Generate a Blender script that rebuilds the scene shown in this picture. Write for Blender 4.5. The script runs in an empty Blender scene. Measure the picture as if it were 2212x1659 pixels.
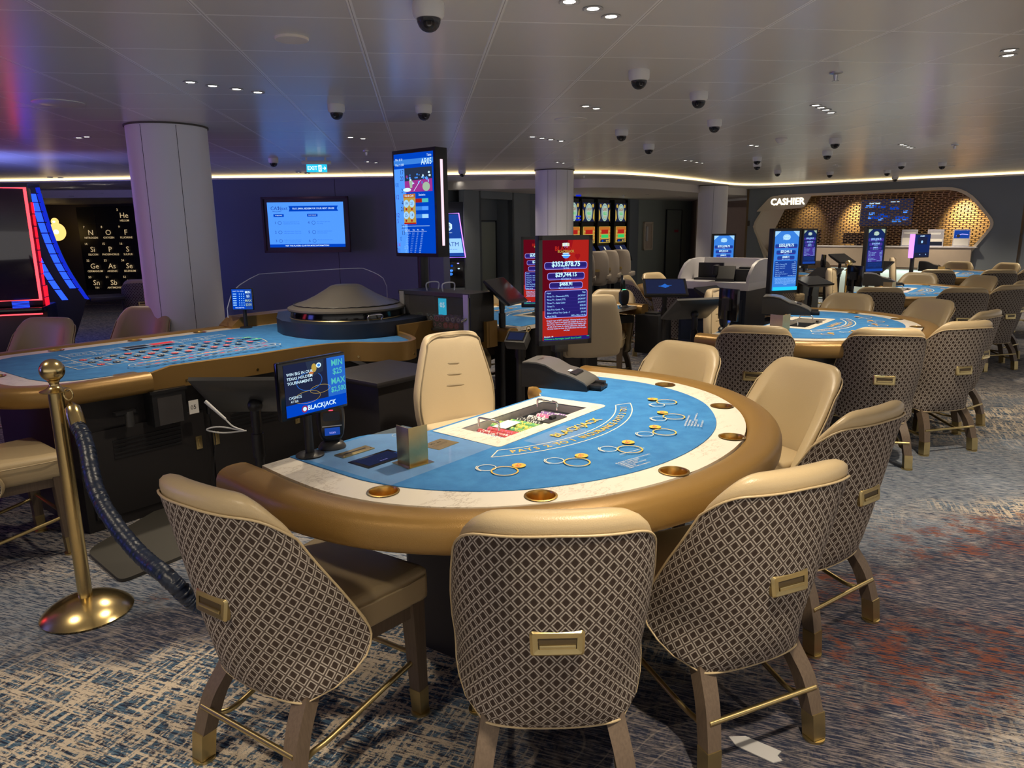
import bpy, bmesh, math, random
from mathutils import Vector, Matrix
random.seed(7)
PI = math.pi
S = bpy.context.scene
C = S.collection
R = math.radians
# ---------------------------------------------------------------- camera (1550 px focal length on the 2212 px frame)
CX = Vector((0.992, -0.124, -0.010)); CY = Vector((-0.036, -0.209, -0.977)); CZ = Vector((0.119, 0.970, -0.212))
CZ.normalize(); CX = (CX - CX.dot(CZ)*CZ).normalized(); CY = CZ.cross(CX)
H = 1.5
cam = bpy.data.cameras.new('camera'); cam.sensor_width = 36; cam.lens = 36*1550/2212; cam.clip_end = 60
co = bpy.data.objects.new('camera', cam); C.objects.link(co)
co.matrix_world = Matrix(((CX.x, -CY.x, -CZ.x, 0), (CX.y, -CY.y, -CZ.y, 0), (CX.z, -CY.z, -CZ.z, H), (0, 0, 0, 1)))
S.camera = co
def ray(u, v): return CX*(u-1106) + CY*(v-829.5) + CZ*1550
def onz(u, v, z=0.):
    d = ray(u, v); t = (z-H)/d.z; return Vector((d.x*t, d.y*t, z))
def atd(u, v, dist):
    d = ray(u, v)*(dist/1550); return Vector((d.x, d.y, d.z+H))
# ---------------------------------------------------------------- materials
MATS = {}
def mat(name, col=(.5, .5, .5), rough=.5, metal=0., emit=None, es=1., spec=.5, coat=0., alpha=1., trans=0., bump=0., bscale=200., var=0., vscale=8., sample=False):
    m = bpy.data.materials.new(name); m.use_nodes = True; MATS[name] = m
    nt = m.node_tree; b = nt.nodes['Principled BSDF']
    b.inputs['Base Color'].default_value = (*col, 1); b.inputs['Roughness'].default_value = rough
    b.inputs['Metallic'].default_value = metal; b.inputs['Specular IOR Level'].default_value = spec
    b.inputs['Coat Weight'].default_value = coat; b.inputs['Alpha'].default_value = alpha
    b.inputs['Transmission Weight'].default_value = trans
    if emit:
        b.inputs['Emission Color'].default_value = (*emit, 1); b.inputs['Emission Strength'].default_value = es
    try: m.cycles.emission_sampling = 'AUTO' if sample else 'NONE'
    except Exception: pass
    if bump or var:
        tc = nt.nodes.new('ShaderNodeTexCoord')
    if var:
        n = nt.nodes.new('ShaderNodeTexNoise'); n.inputs['Scale'].default_value = vscale; n.inputs['Detail'].default_value = 4
        nt.links.new(tc.outputs['Object'], n.inputs['Vector'])
        mx = nt.nodes.new('ShaderNodeMix'); mx.data_type = 'RGBA'
        mx.inputs['A'].default_value = (*[c*(1-var) for c in col], 1); mx.inputs['B'].default_value = (*[min(1, c*(1+var)) for c in col], 1)
        nt.links.new(n.outputs['Fac'], mx.inputs['Factor']); nt.links.new(mx.outputs['Result'], b.inputs['Base Color'])
    if bump:
        n2 = nt.nodes.new('ShaderNodeTexNoise'); n2.inputs['Scale'].default_value = bscale; n2.inputs['Detail'].default_value = 3
        nt.links.new(tc.outputs['Object'], n2.inputs['Vector'])
        bp = nt.nodes.new('ShaderNodeBump'); bp.inputs['Strength'].default_value = bump; bp.inputs['Distance'].default_value = .002
        nt.links.new(n2.outputs['Fac'], bp.inputs['Height']); nt.links.new(bp.outputs['Normal'], b.inputs['Normal'])
    return m
def em(name, col, s=1.): return mat(name, (0, 0, 0), 1., 0., col, s, spec=0.)
class NB:
    """small helper for node maths"""
    def __init__(self, m): self.nt = m.node_tree; self.b = self.nt.nodes['Principled BSDF']
    def n(self, t, **k):
        x = self.nt.nodes.new(t)
        for a, v in k.items(): setattr(x, a, v)
        return x
    def put(self, sock, v):
        if hasattr(v, 'links') or isinstance(v, bpy.types.NodeSocket): self.nt.links.new(v, sock)
        else: sock.default_value = v
    def m(self, op, a, b=0., c=0., clamp=False):
        x = self.n('ShaderNodeMath', operation=op, use_clamp=clamp); self.put(x.inputs[0], a); self.put(x.inputs[1], b); self.put(x.inputs[2], c); return x.outputs[0]
    def mix(self, f, a, b):
        x = self.n('ShaderNodeMix', data_type='RGBA'); self.put(x.inputs['Factor'], f)
        self.put(x.inputs['A'], a if not isinstance(a, tuple) else (*a, 1)); self.put(x.inputs['B'], b if not isinstance(b, tuple) else (*b, 1)); return x.outputs['Result']
    def noise(self, vec, scale, detail=3., rough=.5):
        x = self.n('ShaderNodeTexNoise'); self.put(x.inputs['Vector'], vec); x.inputs['Scale'].default_value = scale
        x.inputs['Detail'].default_value = detail; x.inputs['Roughness'].default_value = rough; return x.outputs['Fac']
    def mapping(self, vec, rot=0., scale=(1, 1, 1), loc=(0, 0, 0)):
        x = self.n('ShaderNodeMapping'); self.put(x.inputs['Vector'], vec); x.inputs['Rotation'].default_value = (0, 0, rot)
        x.inputs['Scale'].default_value = scale; x.inputs['Location'].default_value = loc; return x.outputs[0]
    def step(self, v, lo, hi):
        x = self.n('ShaderNodeMapRange', interpolation_type='SMOOTHSTEP'); self.put(x.inputs['Value'], v)
        x.inputs['From Min'].default_value = lo; x.inputs['From Max'].default_value = hi; return x.outputs[0]
# ---------------------------------------------------------------- mesh builder
class G:
    def __init__(self): self.b = bmesh.new(); self.mi = 0
    def face(self, vs):
        try: f = self.b.faces.new(vs)
        except ValueError: return None
        f.material_index = self.mi; f.smooth = True; return f
    def box(self, x0, x1, y0, y1, z0, z1, M=None, bev=0., seg=2):
        t = bmesh.new(); bmesh.ops.create_cube(t, size=1)
        for v in t.verts: v.co = Vector(((x0+x1)/2+v.co.x*(x1-x0), (y0+y1)/2+v.co.y*(y1-y0), (z0+z1)/2+v.co.z*(z1-z0)))
        if bev: bmesh.ops.bevel(t, geom=list(t.edges), offset=bev, segments=seg, profile=.6, affect='EDGES')
        return self.add(t, M)
    def add(self, t, M=None):
        mp = {}
        for v in t.verts: mp[v] = self.b.verts.new(M @ v.co if M else v.co)
        for f in t.faces: self.face([mp[v] for v in f.verts])
        t.free(); return self
    def addmesh(self, me, M=None):
        vs = [self.b.verts.new(M @ v.co if M else v.co) for v in me.vertices]
        for p in me.polygons: self.face([vs[i] for i in p.vertices])
        return self
    def rings(self, rings, cap=True, closed=True):
        vs = [[self.b.verts.new(p) for p in r] for r in rings]
        n = len(vs[0])
        for i in range(len(vs)-1):
            for j in range(n if closed else n-1):
                k = (j+1) % n; self.face([vs[i][j], vs[i][k], vs[i+1][k], vs[i+1][j]])
        if cap: self.face(list(reversed(vs[0]))); self.face(vs[-1])
        return self
    def cyl(self, p0, p1, r0, r1=None, seg=20, cap=True):
        r1 = r0 if r1 is None else r1
        return self.sweep([p0, p1], [r0, r1], seg, cap)
    def sweep(self, pts, rad, seg=12, cap=True, closed=False, shape=None):
        """tube along points; shape(angle)->(a,b) gives a custom section"""
        pts = [Vector(p) for p in pts]; n = len(pts)
        if not isinstance(rad, (list, tuple)): rad = [rad]*n
        rs = []; up = None
        for i, p in enumerate(pts):
            t = (pts[(i+1) % n]-pts[i-1]) if closed or 0 < i < n-1 else (pts[1]-pts[0] if i == 0 else pts[-1]-pts[-2])
            t.normalize()
            if up is None: up = Vector((0, 0, 1)) if abs(t.z) < .95 else Vector((1, 0, 0))
            a = t.cross(up).normalized(); b = a.cross(t).normalized(); up = b
            ring = []
            for k in range(seg):
                w = 2*PI*k/seg
                ca, cb = shape(w) if shape else (math.cos(w), math.sin(w))
                ring.append(p+(a*ca+b*cb)*rad[i])
            rs.append(ring)
        if closed: rs.append(rs[0]); return self.rings(rs, False)
        return self.rings(rs, cap)
    def lathe(self, prof, c=(0, 0, 0), seg=32, M=None, cap=True):
        c = Vector(c); rs = []
        for r, z in prof: rs.append([(M @ p if M else p) for p in [c+Vector((max(r, 1e-4)*math.cos(2*PI*k/seg), max(r, 1e-4)*math.sin(2*PI*k/seg), z)) for k in range(seg)]])
        return self.rings(rs, cap)
    def prism(self, poly, z0, z1, M=None):
        f = (lambda p: M @ Vector(p)) if M else Vector
        return self.rings([[f((x, y, z0)) for x, y in poly], [f((x, y, z1)) for x, y in poly]])
    def profile(self, poly, x0, x1, M=None):
        """side profile (y,z) extruded along x"""
        f = (lambda p: M @ Vector(p)) if M else Vector
        return self.rings([[f((x0, y, z)) for y, z in poly], [f((x1, y, z)) for y, z in poly]])
    def ball(self, c, r, su=1., sv=16):
        c = Vector(c); rs = []
        for i in range(sv+1):
            a = -PI/2+PI*i/sv; rs.append([c+Vector((max(1e-4, r*math.cos(a))*math.cos(2*PI*k/24), max(1e-4, r*math.cos(a))*math.sin(2*PI*k/24), r*su*math.sin(a))) for k in range(24)])
        return self.rings(rs)
def obj(name, g, m, parent=None, smooth=40, sub=0, M=None):
    me = bpy.data.meshes.new(name)
    bmesh.ops.recalc_face_normals(g.b, faces=g.b.faces)
    if M: bmesh.ops.transform(g.b, matrix=M, verts=g.b.verts)
    g.b.to_mesh(me); g.b.free()
    for x in (m if isinstance(m, (list, tuple)) else [m]): me.materials.append(MATS[x] if isinstance(x, str) else x)
    if smooth and smooth < 180:
        try: me.set_sharp_from_angle(angle=R(smooth))
        except Exception: pass
    o = bpy.data.objects.new(name, me); C.objects.link(o)
    if parent: o.parent = parent
    if sub:
        md = o.modifiers.new('s', 'SUBSURF'); md.levels = sub; md.render_levels = sub
    return o
def tag(o, label=None, cat=None, group=None, kind=None):
    if label: o['label'] = label
    if cat: o['category'] = cat
    if group: o['group'] = group
    if kind: o['kind'] = kind
    return o
def thing(name, label, cat, loc=(0, 0, 0), rz=0., group=None, rot=None):
    o = bpy.data.objects.new(name, None); C.objects.link(o); o.empty_display_size = .05
    o.location = loc; o.rotation_euler = rot or (0, 0, rz); return tag(o, label, cat, group)
def struct(name, g, m, smooth=40, **k): return tag(obj(name, g, m, None, smooth, **k), kind='structure')
KIDS = {}
def dup(root, loc, rz, label, group=None, skip=()):
    def cp(o, par):
        c = o.copy(); C.objects.link(c)
        if par: c.parent = par
        for ch in o.children:
            if ch.name.split('.')[0] not in skip: cp(ch, c)
        return c
    r = cp(root, None); r.location = loc; r.rotation_euler = (0, 0, rz); r['label'] = label
    if group: r['group'] = group
    return r
# flat graphics: rectangles, discs, rings, lines and words, each mesh face a hair above the one beneath
TXT = {}
def textmesh(s, bold=0., align='CENTER'):
    k = (s, bold, align)
    if k not in TXT:
        cu = bpy.data.curves.new('lettering', 'FONT'); cu.body = s; cu.size = 1; cu.align_x = align; cu.align_y = 'CENTER'
        cu.resolution_u = 2; cu.offset = bold; cu.fill_mode = 'FRONT'
        ob = bpy.data.objects.new('lettering', cu); me = bpy.data.meshes.new_from_object(ob)
        bpy.data.objects.remove(ob); TXT[k] = me
    return TXT[k]
class F:
    """flat artwork on the plane of its object: x right, y up, lifted along +z"""
    def __init__(self, lift=.0006): self.g = G(); self.ms = []; self.z = 0.; self.lift = lift
    def use(self, m):
        if m not in self.ms: self.ms.append(m)
        self.g.mi = self.ms.index(m); self.z += self.lift
    def poly(self, m, pts):
        self.use(m); self.g.face([self.g.b.verts.new((x, y, self.z)) for x, y in pts]); return self
    def rect(self, m, x0, x1, y0, y1): return self.poly(m, [(x0, y0), (x1, y0), (x1, y1), (x0, y1)])
    def rrect(self, m, x0, x1, y0, y1, r, n=4):
        p = []
        for cx, cy, a in ((x1-r, y0+r, -90), (x1-r, y1-r, 0), (x0+r, y1-r, 90), (x0+r, y0+r, 180)):
            for i in range(n+1): w = R(a+90*i/n); p.append((cx+r*math.cos(w), cy+r*math.sin(w)))
        return self.poly(m, p)
    def disc(self, m, x, y, a, b=None, n=24):
        b = b or a; return self.poly(m, [(x+a*math.cos(2*PI*i/n), y+b*math.sin(2*PI*i/n)) for i in range(n)])
    def ring(self, m, x, y, a, t, b=None, n=32, a0=0., a1=360.):
        b = b or a; self.use(m); pa = pb = None
        for i in range(n+1):
            w = R(a0+(a1-a0)*i/n); c, s = math.cos(w), math.sin(w)
            qa = self.g.b.verts.new((x+a*c, y+b*s, self.z)); qb = self.g.b.verts.new((x+(a-t)*c, y+(b-t)*s, self.z))
            if pa: self.g.face([pa, qa, qb, pb])
            pa, pb = qa, qb
        return self
    def line(self, m, pts, w):
        self.use(m)
        for (x0, y0), (x1, y1) in zip(pts, pts[1:]):
            d = math.hypot(x1-x0, y1-y0) or 1; nx, ny = -(y1-y0)/d*w/2, (x1-x0)/d*w/2
            self.g.face([self.g.b.verts.new(p) for p in ((x0+nx, y0+ny, self.z), (x0-nx, y0-ny, self.z), (x1-nx, y1-ny, self.z), (x1+nx, y1+ny, self.z))])
        return self
    def text(self, m, s, x, y, size, sx=1., rot=0., bold=0., align='CENTER'):
        self.use(m); M = Matrix.Translation((x, y, self.z)) @ Matrix.Rotation(rot, 4, 'Z') @ Matrix.Diagonal((size*sx, size, 1, 1))
        self.g.addmesh(textmesh(s, bold, align), M); return self
    def obj(self, name, parent=None, M=None):
        o = bpy.data.meshes.new(name)
        if M: bmesh.ops.transform(self.g.b, matrix=M, verts=self.g.b.verts)
        self.g.b.to_mesh(o); self.g.b.free()
        for m in self.ms: o.materials.append(MATS[m])
        ob = bpy.data.objects.new(name, o); C.objects.link(ob)
        if parent: ob.parent = parent
        return ob
UPR = Matrix.Rotation(PI/2, 4, 'X')      # artwork plane stood upright, facing -Y
def plate(name, outer, holes, z0, z1, m, parent=None, bev=0.):
    """flat plate with real holes"""
    cu = bpy.data.curves.new(name, 'CURVE'); cu.dimensions = '2D'; cu.fill_mode = 'BOTH'; cu.extrude = (z1-z0)/2-bev; cu.bevel_depth = bev; cu.bevel_resolution = 2
    cu.offset = -bev
    for poly in [outer]+list(holes):
        sp = cu.splines.new('POLY'); sp.points.add(len(poly)-1); sp.use_cyclic_u = True
        for i, (x, y) in enumerate(poly): sp.points[i].co = (x, y, 0, 1)
    ob = bpy.data.objects.new(name, cu); me = bpy.data.meshes.new_from_object(ob); bpy.data.objects.remove(ob)
    me.transform(Matrix.Translation((0, 0, (z0+z1)/2))); me.name = name
    for x in (m if isinstance(m, (list, tuple)) else [m]): me.materials.append(MATS[x])
    o = bpy.data.objects.new(name, me); C.objects.link(o)
    if parent: o.parent = parent
    return o
def crom(pts, n=6, closed=False):
    """Catmull-Rom through 2D/3D points"""
    P = [Vector(p) for p in pts]; out = []; N = len(P)
    for i in range(N if closed else N-1):
        g = (lambda k: P[k % N]) if closed else (lambda k: P[min(max(k, 0), N-1)])
        a, b, c, d = g(i-1), g(i), g(i+1), g(i+2)
        for k in range(n):
            t = k/n; out.append(.5*((2*b)+(c-a)*t+(2*a-5*b+4*c-d)*t*t+(3*b-a-3*c+d)*t**3))
    if not closed: out.append(P[-1])
    return out
def circ(x, y, r, n=24): return [(x+r*math.cos(2*PI*i/n), y+r*math.sin(2*PI*i/n)) for i in range(n)]
# ---------------------------------------------------------------- materials used
mat('leather', (.50, .39, .23), .36, bump=.25, bscale=320)
mat('leather_cream', (.56, .455, .30), .42, bump=.2, bscale=320)
mat('bank_leather', (.42, .36, .31), .5)
mat('seam', (.30, .24, .15), .6)
mat('gold_leather', (.30, .175, .05), .34, metal=.35, bump=.3, bscale=450)
mat('brass', (.72, .55, .25), .22, metal=1.)
mat('brass_brushed', (.58, .46, .22), .34, metal=1., var=.12, vscale=30)
mat('brass_cup', (.75, .48, .15), .28, metal=1.)
mat('chrome', (.8, .8, .8), .12, metal=1.)
mat('steel', (.55, .55, .56), .3, metal=1.)
mat('aluminium', (.62, .62, .62), .45, metal=.6)
mat('black', (.012, .012, .014), .42)
mat('black_gloss', (.008, .008, .010), .12)
mat('black_wood', (.016, .014, .015), .5, bump=.1, bscale=60)
mat('charcoal', (.045, .045, .046), .38)
mat('shuffler_grey', (.10, .097, .092), .36)
mat('back_bronze', (.20, .13, .06), .5)
mat('cover_vinyl', (.10, .092, .080), .45, bump=.15, bscale=120)
mat('navy', (.010, .016, .032), .4)
mat('navy_rope', (.012, .021, .046), .36, bump=.9, bscale=55)
mat('rubber', (.045, .042, .036), .62)
mat('white_plastic', (.70, .70, .70), .4)
mat('white_top', (.78, .76, .78), .35)
mat('white_paint', (.80, .79, .84), .45)
mat('paper', (.8, .78, .74), .8)
mat('scrap', (.42, .42, .43), .7)
mat('soffit', (.78, .73, .69), .55)
mat('wall_slate', (.20, .23, .26), .5, var=.05, vscale=2)
mat('wall_green', (.30, .34, .30), .5, var=.06, vscale=2)
mat('wall_navy', (.15, .16, .26), .5, var=.08, vscale=1.2)
mat('wall_dark', (.07, .058, .045), .55)
mat('wall_brown', (.28, .21, .15), .5)
mat('groove', (.02, .022, .028), .6)
mat('beige_panel', (.60, .49, .38), .5, var=.06, vscale=12)
mat('frame_beige', (.74, .64, .50), .45)
mat('cash_light', (.62, .70, .66), .5)
mat('wine_frame', (.035, .012, .022), .5)
mat('pinkmark', (.55, .08, .12), .6)
mat('felt_print_gold', (.70, .42, .05), .8)
mat('felt_print_cream', (.72, .66, .50), .8)
mat('felt_print_red', (.62, .03, .05), .8)
mat('felt_print_black', (.01, .015, .03), .8)
mat('felt_print_green', (.04, .42, .25), .8)
mat('engrave', (.06, .04, .015), .5)
mat('lens', (.01, .01, .012), .05, coat=1.)
mat('tinted', (.02, .02, .03), .06, trans=.0, coat=1.)
mat('chip_red', (.60, .05, .05), .5); mat('chip_green', (.10, .42, .14), .5); mat('chip_yellow', (.72, .68, .10), .5)
mat('chip_white', (.78, .76, .74), .5); mat('chip_blue', (.08, .18, .45), .5); mat('chip_black', (.02, .02, .02), .5); mat('chip_pink', (.65, .12, .30), .5)
mat('chip_purple', (.25, .12, .40), .5)
# self-lit: lamps, neon and screens
em('lamp', (1, .93, .80), 14.); em('led_strip', (1, .74, .34), 3.); MATS['led_strip'].cycles.emission_sampling = 'AUTO'
em('neon_red', (1, .045, .06), 3.0); em('neon_redtile', (1, .01, .03), 1.3); em('neon_blue', (.015, .06, 1), 2.2); em('neon_bluedim', (.01, .03, .8), .7); em('neon_violet', (.42, .18, 1), 2.2)
em('neon_pink', (1, .62, .72), 1.2); em('red_logo', (1, .02, .05), 1.5)
for k in ('neon_red', 'neon_redtile', 'neon_blue', 'neon_violet'): MATS[k].cycles.emission_sampling = 'AUTO'
em('s_white', (.62, .85, 1), 1.); em('s_cream', (.9, .85, .62), .7); em('s_sky', (.075, .29, .98), 1.); em('s_royal', (.0, .05, .48), 1.); em('s_ink', (.01, .05, .30), 1.)
em('s_red', (.36, .014, .010), 1.); em('s_darkred', (.10, .002, .008), 1.); em('s_redmid', (.28, .006, .01), 1.); em('s_indigo', (.018, .012, .14), 1.); em('s_indigo2', (.05, .03, .26), 1.)
em('s_lilac', (.42, .38, .95), 1.); em('s_money', (.50, .82, 1), 1.1); em('s_green', (.03, .50, .12), 1.); em('s_teal', (.10, .62, .58), .75); em('s_black', (.003, .004, .010), 1.)
em('s_blue', (.02, .12, .50), 1.); em('s_blue2', (.04, .20, .66), 1.); em('s_gold', (.62, .42, .08), .7); em('s_orange', (.62, .18, .03), .7); em('s_pale', (.32, .60, 1), 1.)
em('s_magenta', (.30, .03, .25), 1.); em('s_photo', (.02, .03, .06), 1.); em('s_navy', (.008, .02, .10), 1.); em('s_slate', (.012, .016, .045), 1.); em('s_cyan', (.02, .55, .85), 1.); em('s_mint', (.55, .75, .55), .6)
em('exit_glow', (.02, .50, .75), 1.1); em('exit_white', (.75, .95, 1), 1.2); em('sign_white', (1, .93, .72), 2.6); em('gold_letters', (.85, .62, .34), .55); em('brass_glow', (1, .62, .18), 1.2)
em('under_counter', (.80, 1, .90), .8); em('green_led', (.1, 1, .4), 2.); em('red_led', (1, .05, .1), 2.)
em('reel', (.02, .02, .03), .6)
# clear acrylic
def clear(name, col, fac):
    m = bpy.data.materials.new(name); m.use_nodes = True; MATS[name] = m; nt = m.node_tree; b = nt.nodes['Principled BSDF']
    b.inputs['Base Color'].default_value = (*col, 1); b.inputs['Roughness'].default_value = .03; b.inputs['Alpha'].default_value = fac; b.inputs['Specular IOR Level'].default_value = .3
    return m
clear('acrylic', (.3, .33, .4), .035); clear('acrylic_edge', (.7, .75, .9), .45); clear('smoked', (.18, .17, .17), .32); clear('film', (.55, .7, .85), .10); clear('dome', (.02, .02, .025), .75)
# felt
m = mat('felt', (.035, .20, .47), .92, bump=.5, bscale=900, spec=.15); k = NB(m)
tc = k.n('ShaderNodeTexCoord').outputs['Object']
f = k.step(k.noise(tc, 14, 6, .65), .25, .8); k.put(k.b.inputs['Base Color'], k.mix(f, (.022, .155, .42), (.045, .235, .54))); k.b.inputs['Sheen Weight'].default_value = .15
# marble
m = mat('marble', (.72, .67, .58), .3); k = NB(m); tc = k.n('ShaderNodeTexCoord').outputs['Object']
w = k.noise(k.mapping(tc, .6, (1, 2.4, 1)), 9, 8, .65); v = k.m('ABSOLUTE', k.m('SUBTRACT', w, .5)); f = k.step(v, .0, .022)
f2 = k.step(k.noise(tc, 5, 3), .45, .62); f = k.m('MAXIMUM', f, k.m('SUBTRACT', 1., f2))
k.put(k.b.inputs['Base Color'], k.mix(f, (.50, .44, .36), (.74, .69, .60)))
# woven chair fabric: staggered diamonds, mapped in metres along the shell
def fabric(name, dark, light, mid):
    m = mat(name, dark, .85, spec=.2); k = NB(m); uv = k.n('ShaderNodeUVMap'); uv.uv_map = 'UVMap'
    sx = k.n('ShaderNodeSeparateXYZ'); k.nt.links.new(uv.outputs[0], sx.inputs[0]); U = k.m('DIVIDE', sx.outputs[0], .036); V = k.m('DIVIDE', sx.outputs[1], .042)
    def dia(ou, ov):
        a = k.m('ABSOLUTE', k.m('SUBTRACT', k.m('FRACT', k.m('ADD', U, ou)), .5)); b = k.m('ABSOLUTE', k.m('SUBTRACT', k.m('FRACT', k.m('ADD', V, ov)), .5))
        e = k.m('ADD', k.m('POWER', k.m('DIVIDE', a, .235), 1.5), k.m('POWER', k.m('DIVIDE', b, .36), 1.5))
        return k.m('MULTIPLY', k.m('ADD', a, b), 2.), e
    (d0, e0), (d1, e1) = dia(0, 0), dia(.5, .5); d = k.m('MINIMUM', d0, d1); e = k.m('MINIMUM', e0, e1)
    line = k.m('MULTIPLY', k.step(d, .60, .65), k.m('SUBTRACT', 1., k.step(d, .82, .88)))
    core = k.m('SUBTRACT', 1., k.step(e, .62, .8)); line = k.m('MULTIPLY', line, k.m('SUBTRACT', 1., core)); th = k.noise(k.mapping(uv.outputs[0], 0, (1, 6, 1)), 700, 2)
    c1 = k.mix(core, mid, dark); c2 = k.mix(line, c1, light); c3 = k.mix(k.m('MULTIPLY', k.step(th, .45, .75), .35), c2, (dark[0]*.5, dark[1]*.5, dark[2]*.5))
    k.put(k.b.inputs['Base Color'], c3)
    bp = k.n('ShaderNodeBump'); bp.inputs['Strength'].default_value = .5; bp.inputs['Distance'].default_value = .0015
    k.put(bp.inputs['Height'], k.m('ADD', line, k.m('MULTIPLY', th, .3))); k.nt.links.new(bp.outputs[0], k.b.inputs['Normal'])
fabric('fabric', (.055, .038, .030), (.51, .455, .40), (.10, .077, .065))
# wood of the chair legs
m = mat('leg_wood', (.12, .085, .06), .5); k = NB(m); tc = k.n('ShaderNodeTexCoord').outputs['Object']
f = k.noise(k.mapping(tc, 0, (60, 60, 3)), 3, 5, .6); k.put(k.b.inputs['Base Color'], k.mix(f, (.075, .052, .036), (.17, .122, .085)))
# ceiling: satin metal tiles with raised pale joints
m = mat('ceiling_tile', (.42, .40, .37), .26, spec=.5, metal=.0, coat=.0); k = NB(m); tc = k.n('ShaderNodeTexCoord').outputs['Object']
sx = k.n('ShaderNodeSeparateXYZ'); k.nt.links.new(tc, sx.inputs[0])
def joint(s, o):
    a = k.m('ABSOLUTE', k.m('SUBTRACT', k.m('FRACT', k.m('DIVIDE', k.m('SUBTRACT', s, o-.296), .5915)), .5)); return a
ax, ay = joint(sx.outputs[0], -.239), joint(sx.outputs[1], 3.246)
lx = k.m('SUBTRACT', 1., k.step(ax, .014, .022)); ly = k.m('SUBTRACT', 1., k.step(ay, .009, .015)); L = k.m('MAXIMUM', lx, ly)
mid = k.m('SUBTRACT', 1., k.step(ax, .001, .004))
cl = k.n('ShaderNodeTexWhiteNoise', noise_dimensions='2D'); cm = k.n('ShaderNodeCombineXYZ')
k.put(cm.inputs[0], k.m('FLOOR', k.m('DIVIDE', k.m('SUBTRACT', sx.outputs[0], -.239), .5915))); k.put(cm.inputs[1], k.m('FLOOR', k.m('DIVIDE', k.m('SUBTRACT', sx.outputs[1], 3.246), .5915))); k.nt.links.new(cm.outputs[0], cl.inputs[0])
base = k.mix(k.m('MULTIPLY', cl.outputs[0], .5), (.78, .76, .73), (.70, .68, .65)); base = k.mix(L, base, (1., .99, .96)); base = k.mix(mid, base, (.45, .43, .42))
k.put(k.b.inputs['Base Color'], base); bp = k.n('ShaderNodeBump'); bp.inputs['Strength'].default_value = .6; bp.inputs['Distance'].default_value = .004
k.put(bp.inputs['Height'], L); k.nt.links.new(bp.outputs[0], k.b.inputs['Normal'])
# carpet
m = mat('carpet', (.3, .3, .3), .95, spec=.1); k = NB(m); tc = k.n('ShaderNodeTexCoord').outputs['Object']
P = k.mapping(tc, R(28)); P2 = k.mapping(tc, R(-62))
pile = k.noise(tc, 260, 2, .6)
sA = k.noise(k.mapping(P, 0, (5, 62, 1)), 1, 5, .62); sB = k.noise(k.mapping(P2, 0, (6, 46, 1), (3, 9, 0)), 1, 5, .62)
fine = k.noise(k.mapping(P, 0, (16, 150, 1)), 1, 3, .6); dots = k.noise(tc, 75, 3, .65)
wob = k.noise(tc, 1.1, 3, .5)
big = k.noise(k.mapping(tc, R(20), (.55, 1.1, 1), (4.2, 1.7, 0)), 1, 3, .55); big2 = k.noise(k.mapping(tc, R(10), (.7, 1.2, 1), (9.1, 3.3, 0)), 1, 3, .6)
def blob(x, y, rx, ry, rot=0.):
    mp = k.n('ShaderNodeMapping', vector_type='TEXTURE'); k.put(mp.inputs[0], tc); mp.inputs['Location'].default_value = (x, y, 0); mp.inputs['Rotation'].default_value = (0, 0, R(rot)); mp.inputs['Scale'].default_value = (rx, ry, 1)
    ln = k.n('ShaderNodeVectorMath', operation='LENGTH'); k.nt.links.new(mp.outputs[0], ln.inputs[0])
    q = k.m('ADD', ln.outputs['Value'], k.m('MULTIPLY', k.m('SUBTRACT', dots, .5), .9)); q = k.m('ADD', q, k.m('MULTIPLY', k.m('SUBTRACT', k.noise(tc, 7, 4, .6), .5), 1.1))
    return k.m('SUBTRACT', 1., k.step(q, .55, 1.25))
thr = k.m('ADD', .5, k.m('MULTIPLY', k.m('SUBTRACT', dots, .5), .35))
cream, navy, bluegrey, rust, teal = (.66, .56, .44), (.022, .030, .060), (.15, .20, .27), (.19, .06, .034), (.085, .16, .25)
# woven region: teal blocks cut by cream threads in two directions
la = k.step(k.m('SUBTRACT', sA, thr), -.01, .08); lb = k.step(k.m('SUBTRACT', sB, thr), -.01, .08)
dk = k.m('MULTIPLY', k.m('SUBTRACT', 1., la), k.m('SUBTRACT', 1., lb))
hatch = k.mix(dk, cream, k.mix(k.step(fine, .42, .56), navy, teal)); hatch = k.mix(k.m('MULTIPLY', k.m('SUBTRACT', 1., k.step(k.m('SUBTRACT', fine, thr), -.12, -.06)), .8), hatch, navy)
# brushed region: streaks of blue grey, cream and navy
st = k.mix(k.step(k.m('ADD', k.m('MULTIPLY', sA, .5), k.m('MULTIPLY', fine, .5)), .44, .54), (.10, .13, .19), (.40, .37, .35)); st = k.mix(k.m('SUBTRACT', 1., k.step(k.m('SUBTRACT', fine, thr), -.08, -.02)), st, navy)
reg = k.m('MAXIMUM', blob(-.9, 1.9, 2.2, 1.0, 10), blob(1.9, 1.0, 2.0, .75, 0)); reg = k.m('MAXIMUM', reg, blob(4.3, 5.0, 1.2, 1.0, 30)); reg = k.m('MAXIMUM', reg, k.step(big, .56, .66))
col = k.mix(reg, st, hatch)
blue = k.m('MAXIMUM', blob(3.2, 3.9, 1.5, .55, 15), blob(-.9, 3.0, 1.2, .35, 20)); blue = k.m('MAXIMUM', blue, blob(1.9, 3.1, .9, .4, 0)); blue = k.m('MAXIMUM', blue, k.m('MULTIPLY', k.step(big2, .55, .68), .8))
col = k.mix(k.m('MULTIPLY', blue, .75), col, k.mix(k.step(fine, .4, .58), (.07, .10, .16), (.24, .28, .34)))
dark = k.m('MAXIMUM', blob(2.0, 2.35, 1.15, .55, 12), blob(.9, 1.75, .9, .45, 0)); dark = k.m('MAXIMUM', dark, blob(-.75, 2.75, .8, .22, 15)); dark = k.m('MAXIMUM', dark, blob(3.0, 2.75, .9, .35, 10))
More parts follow.
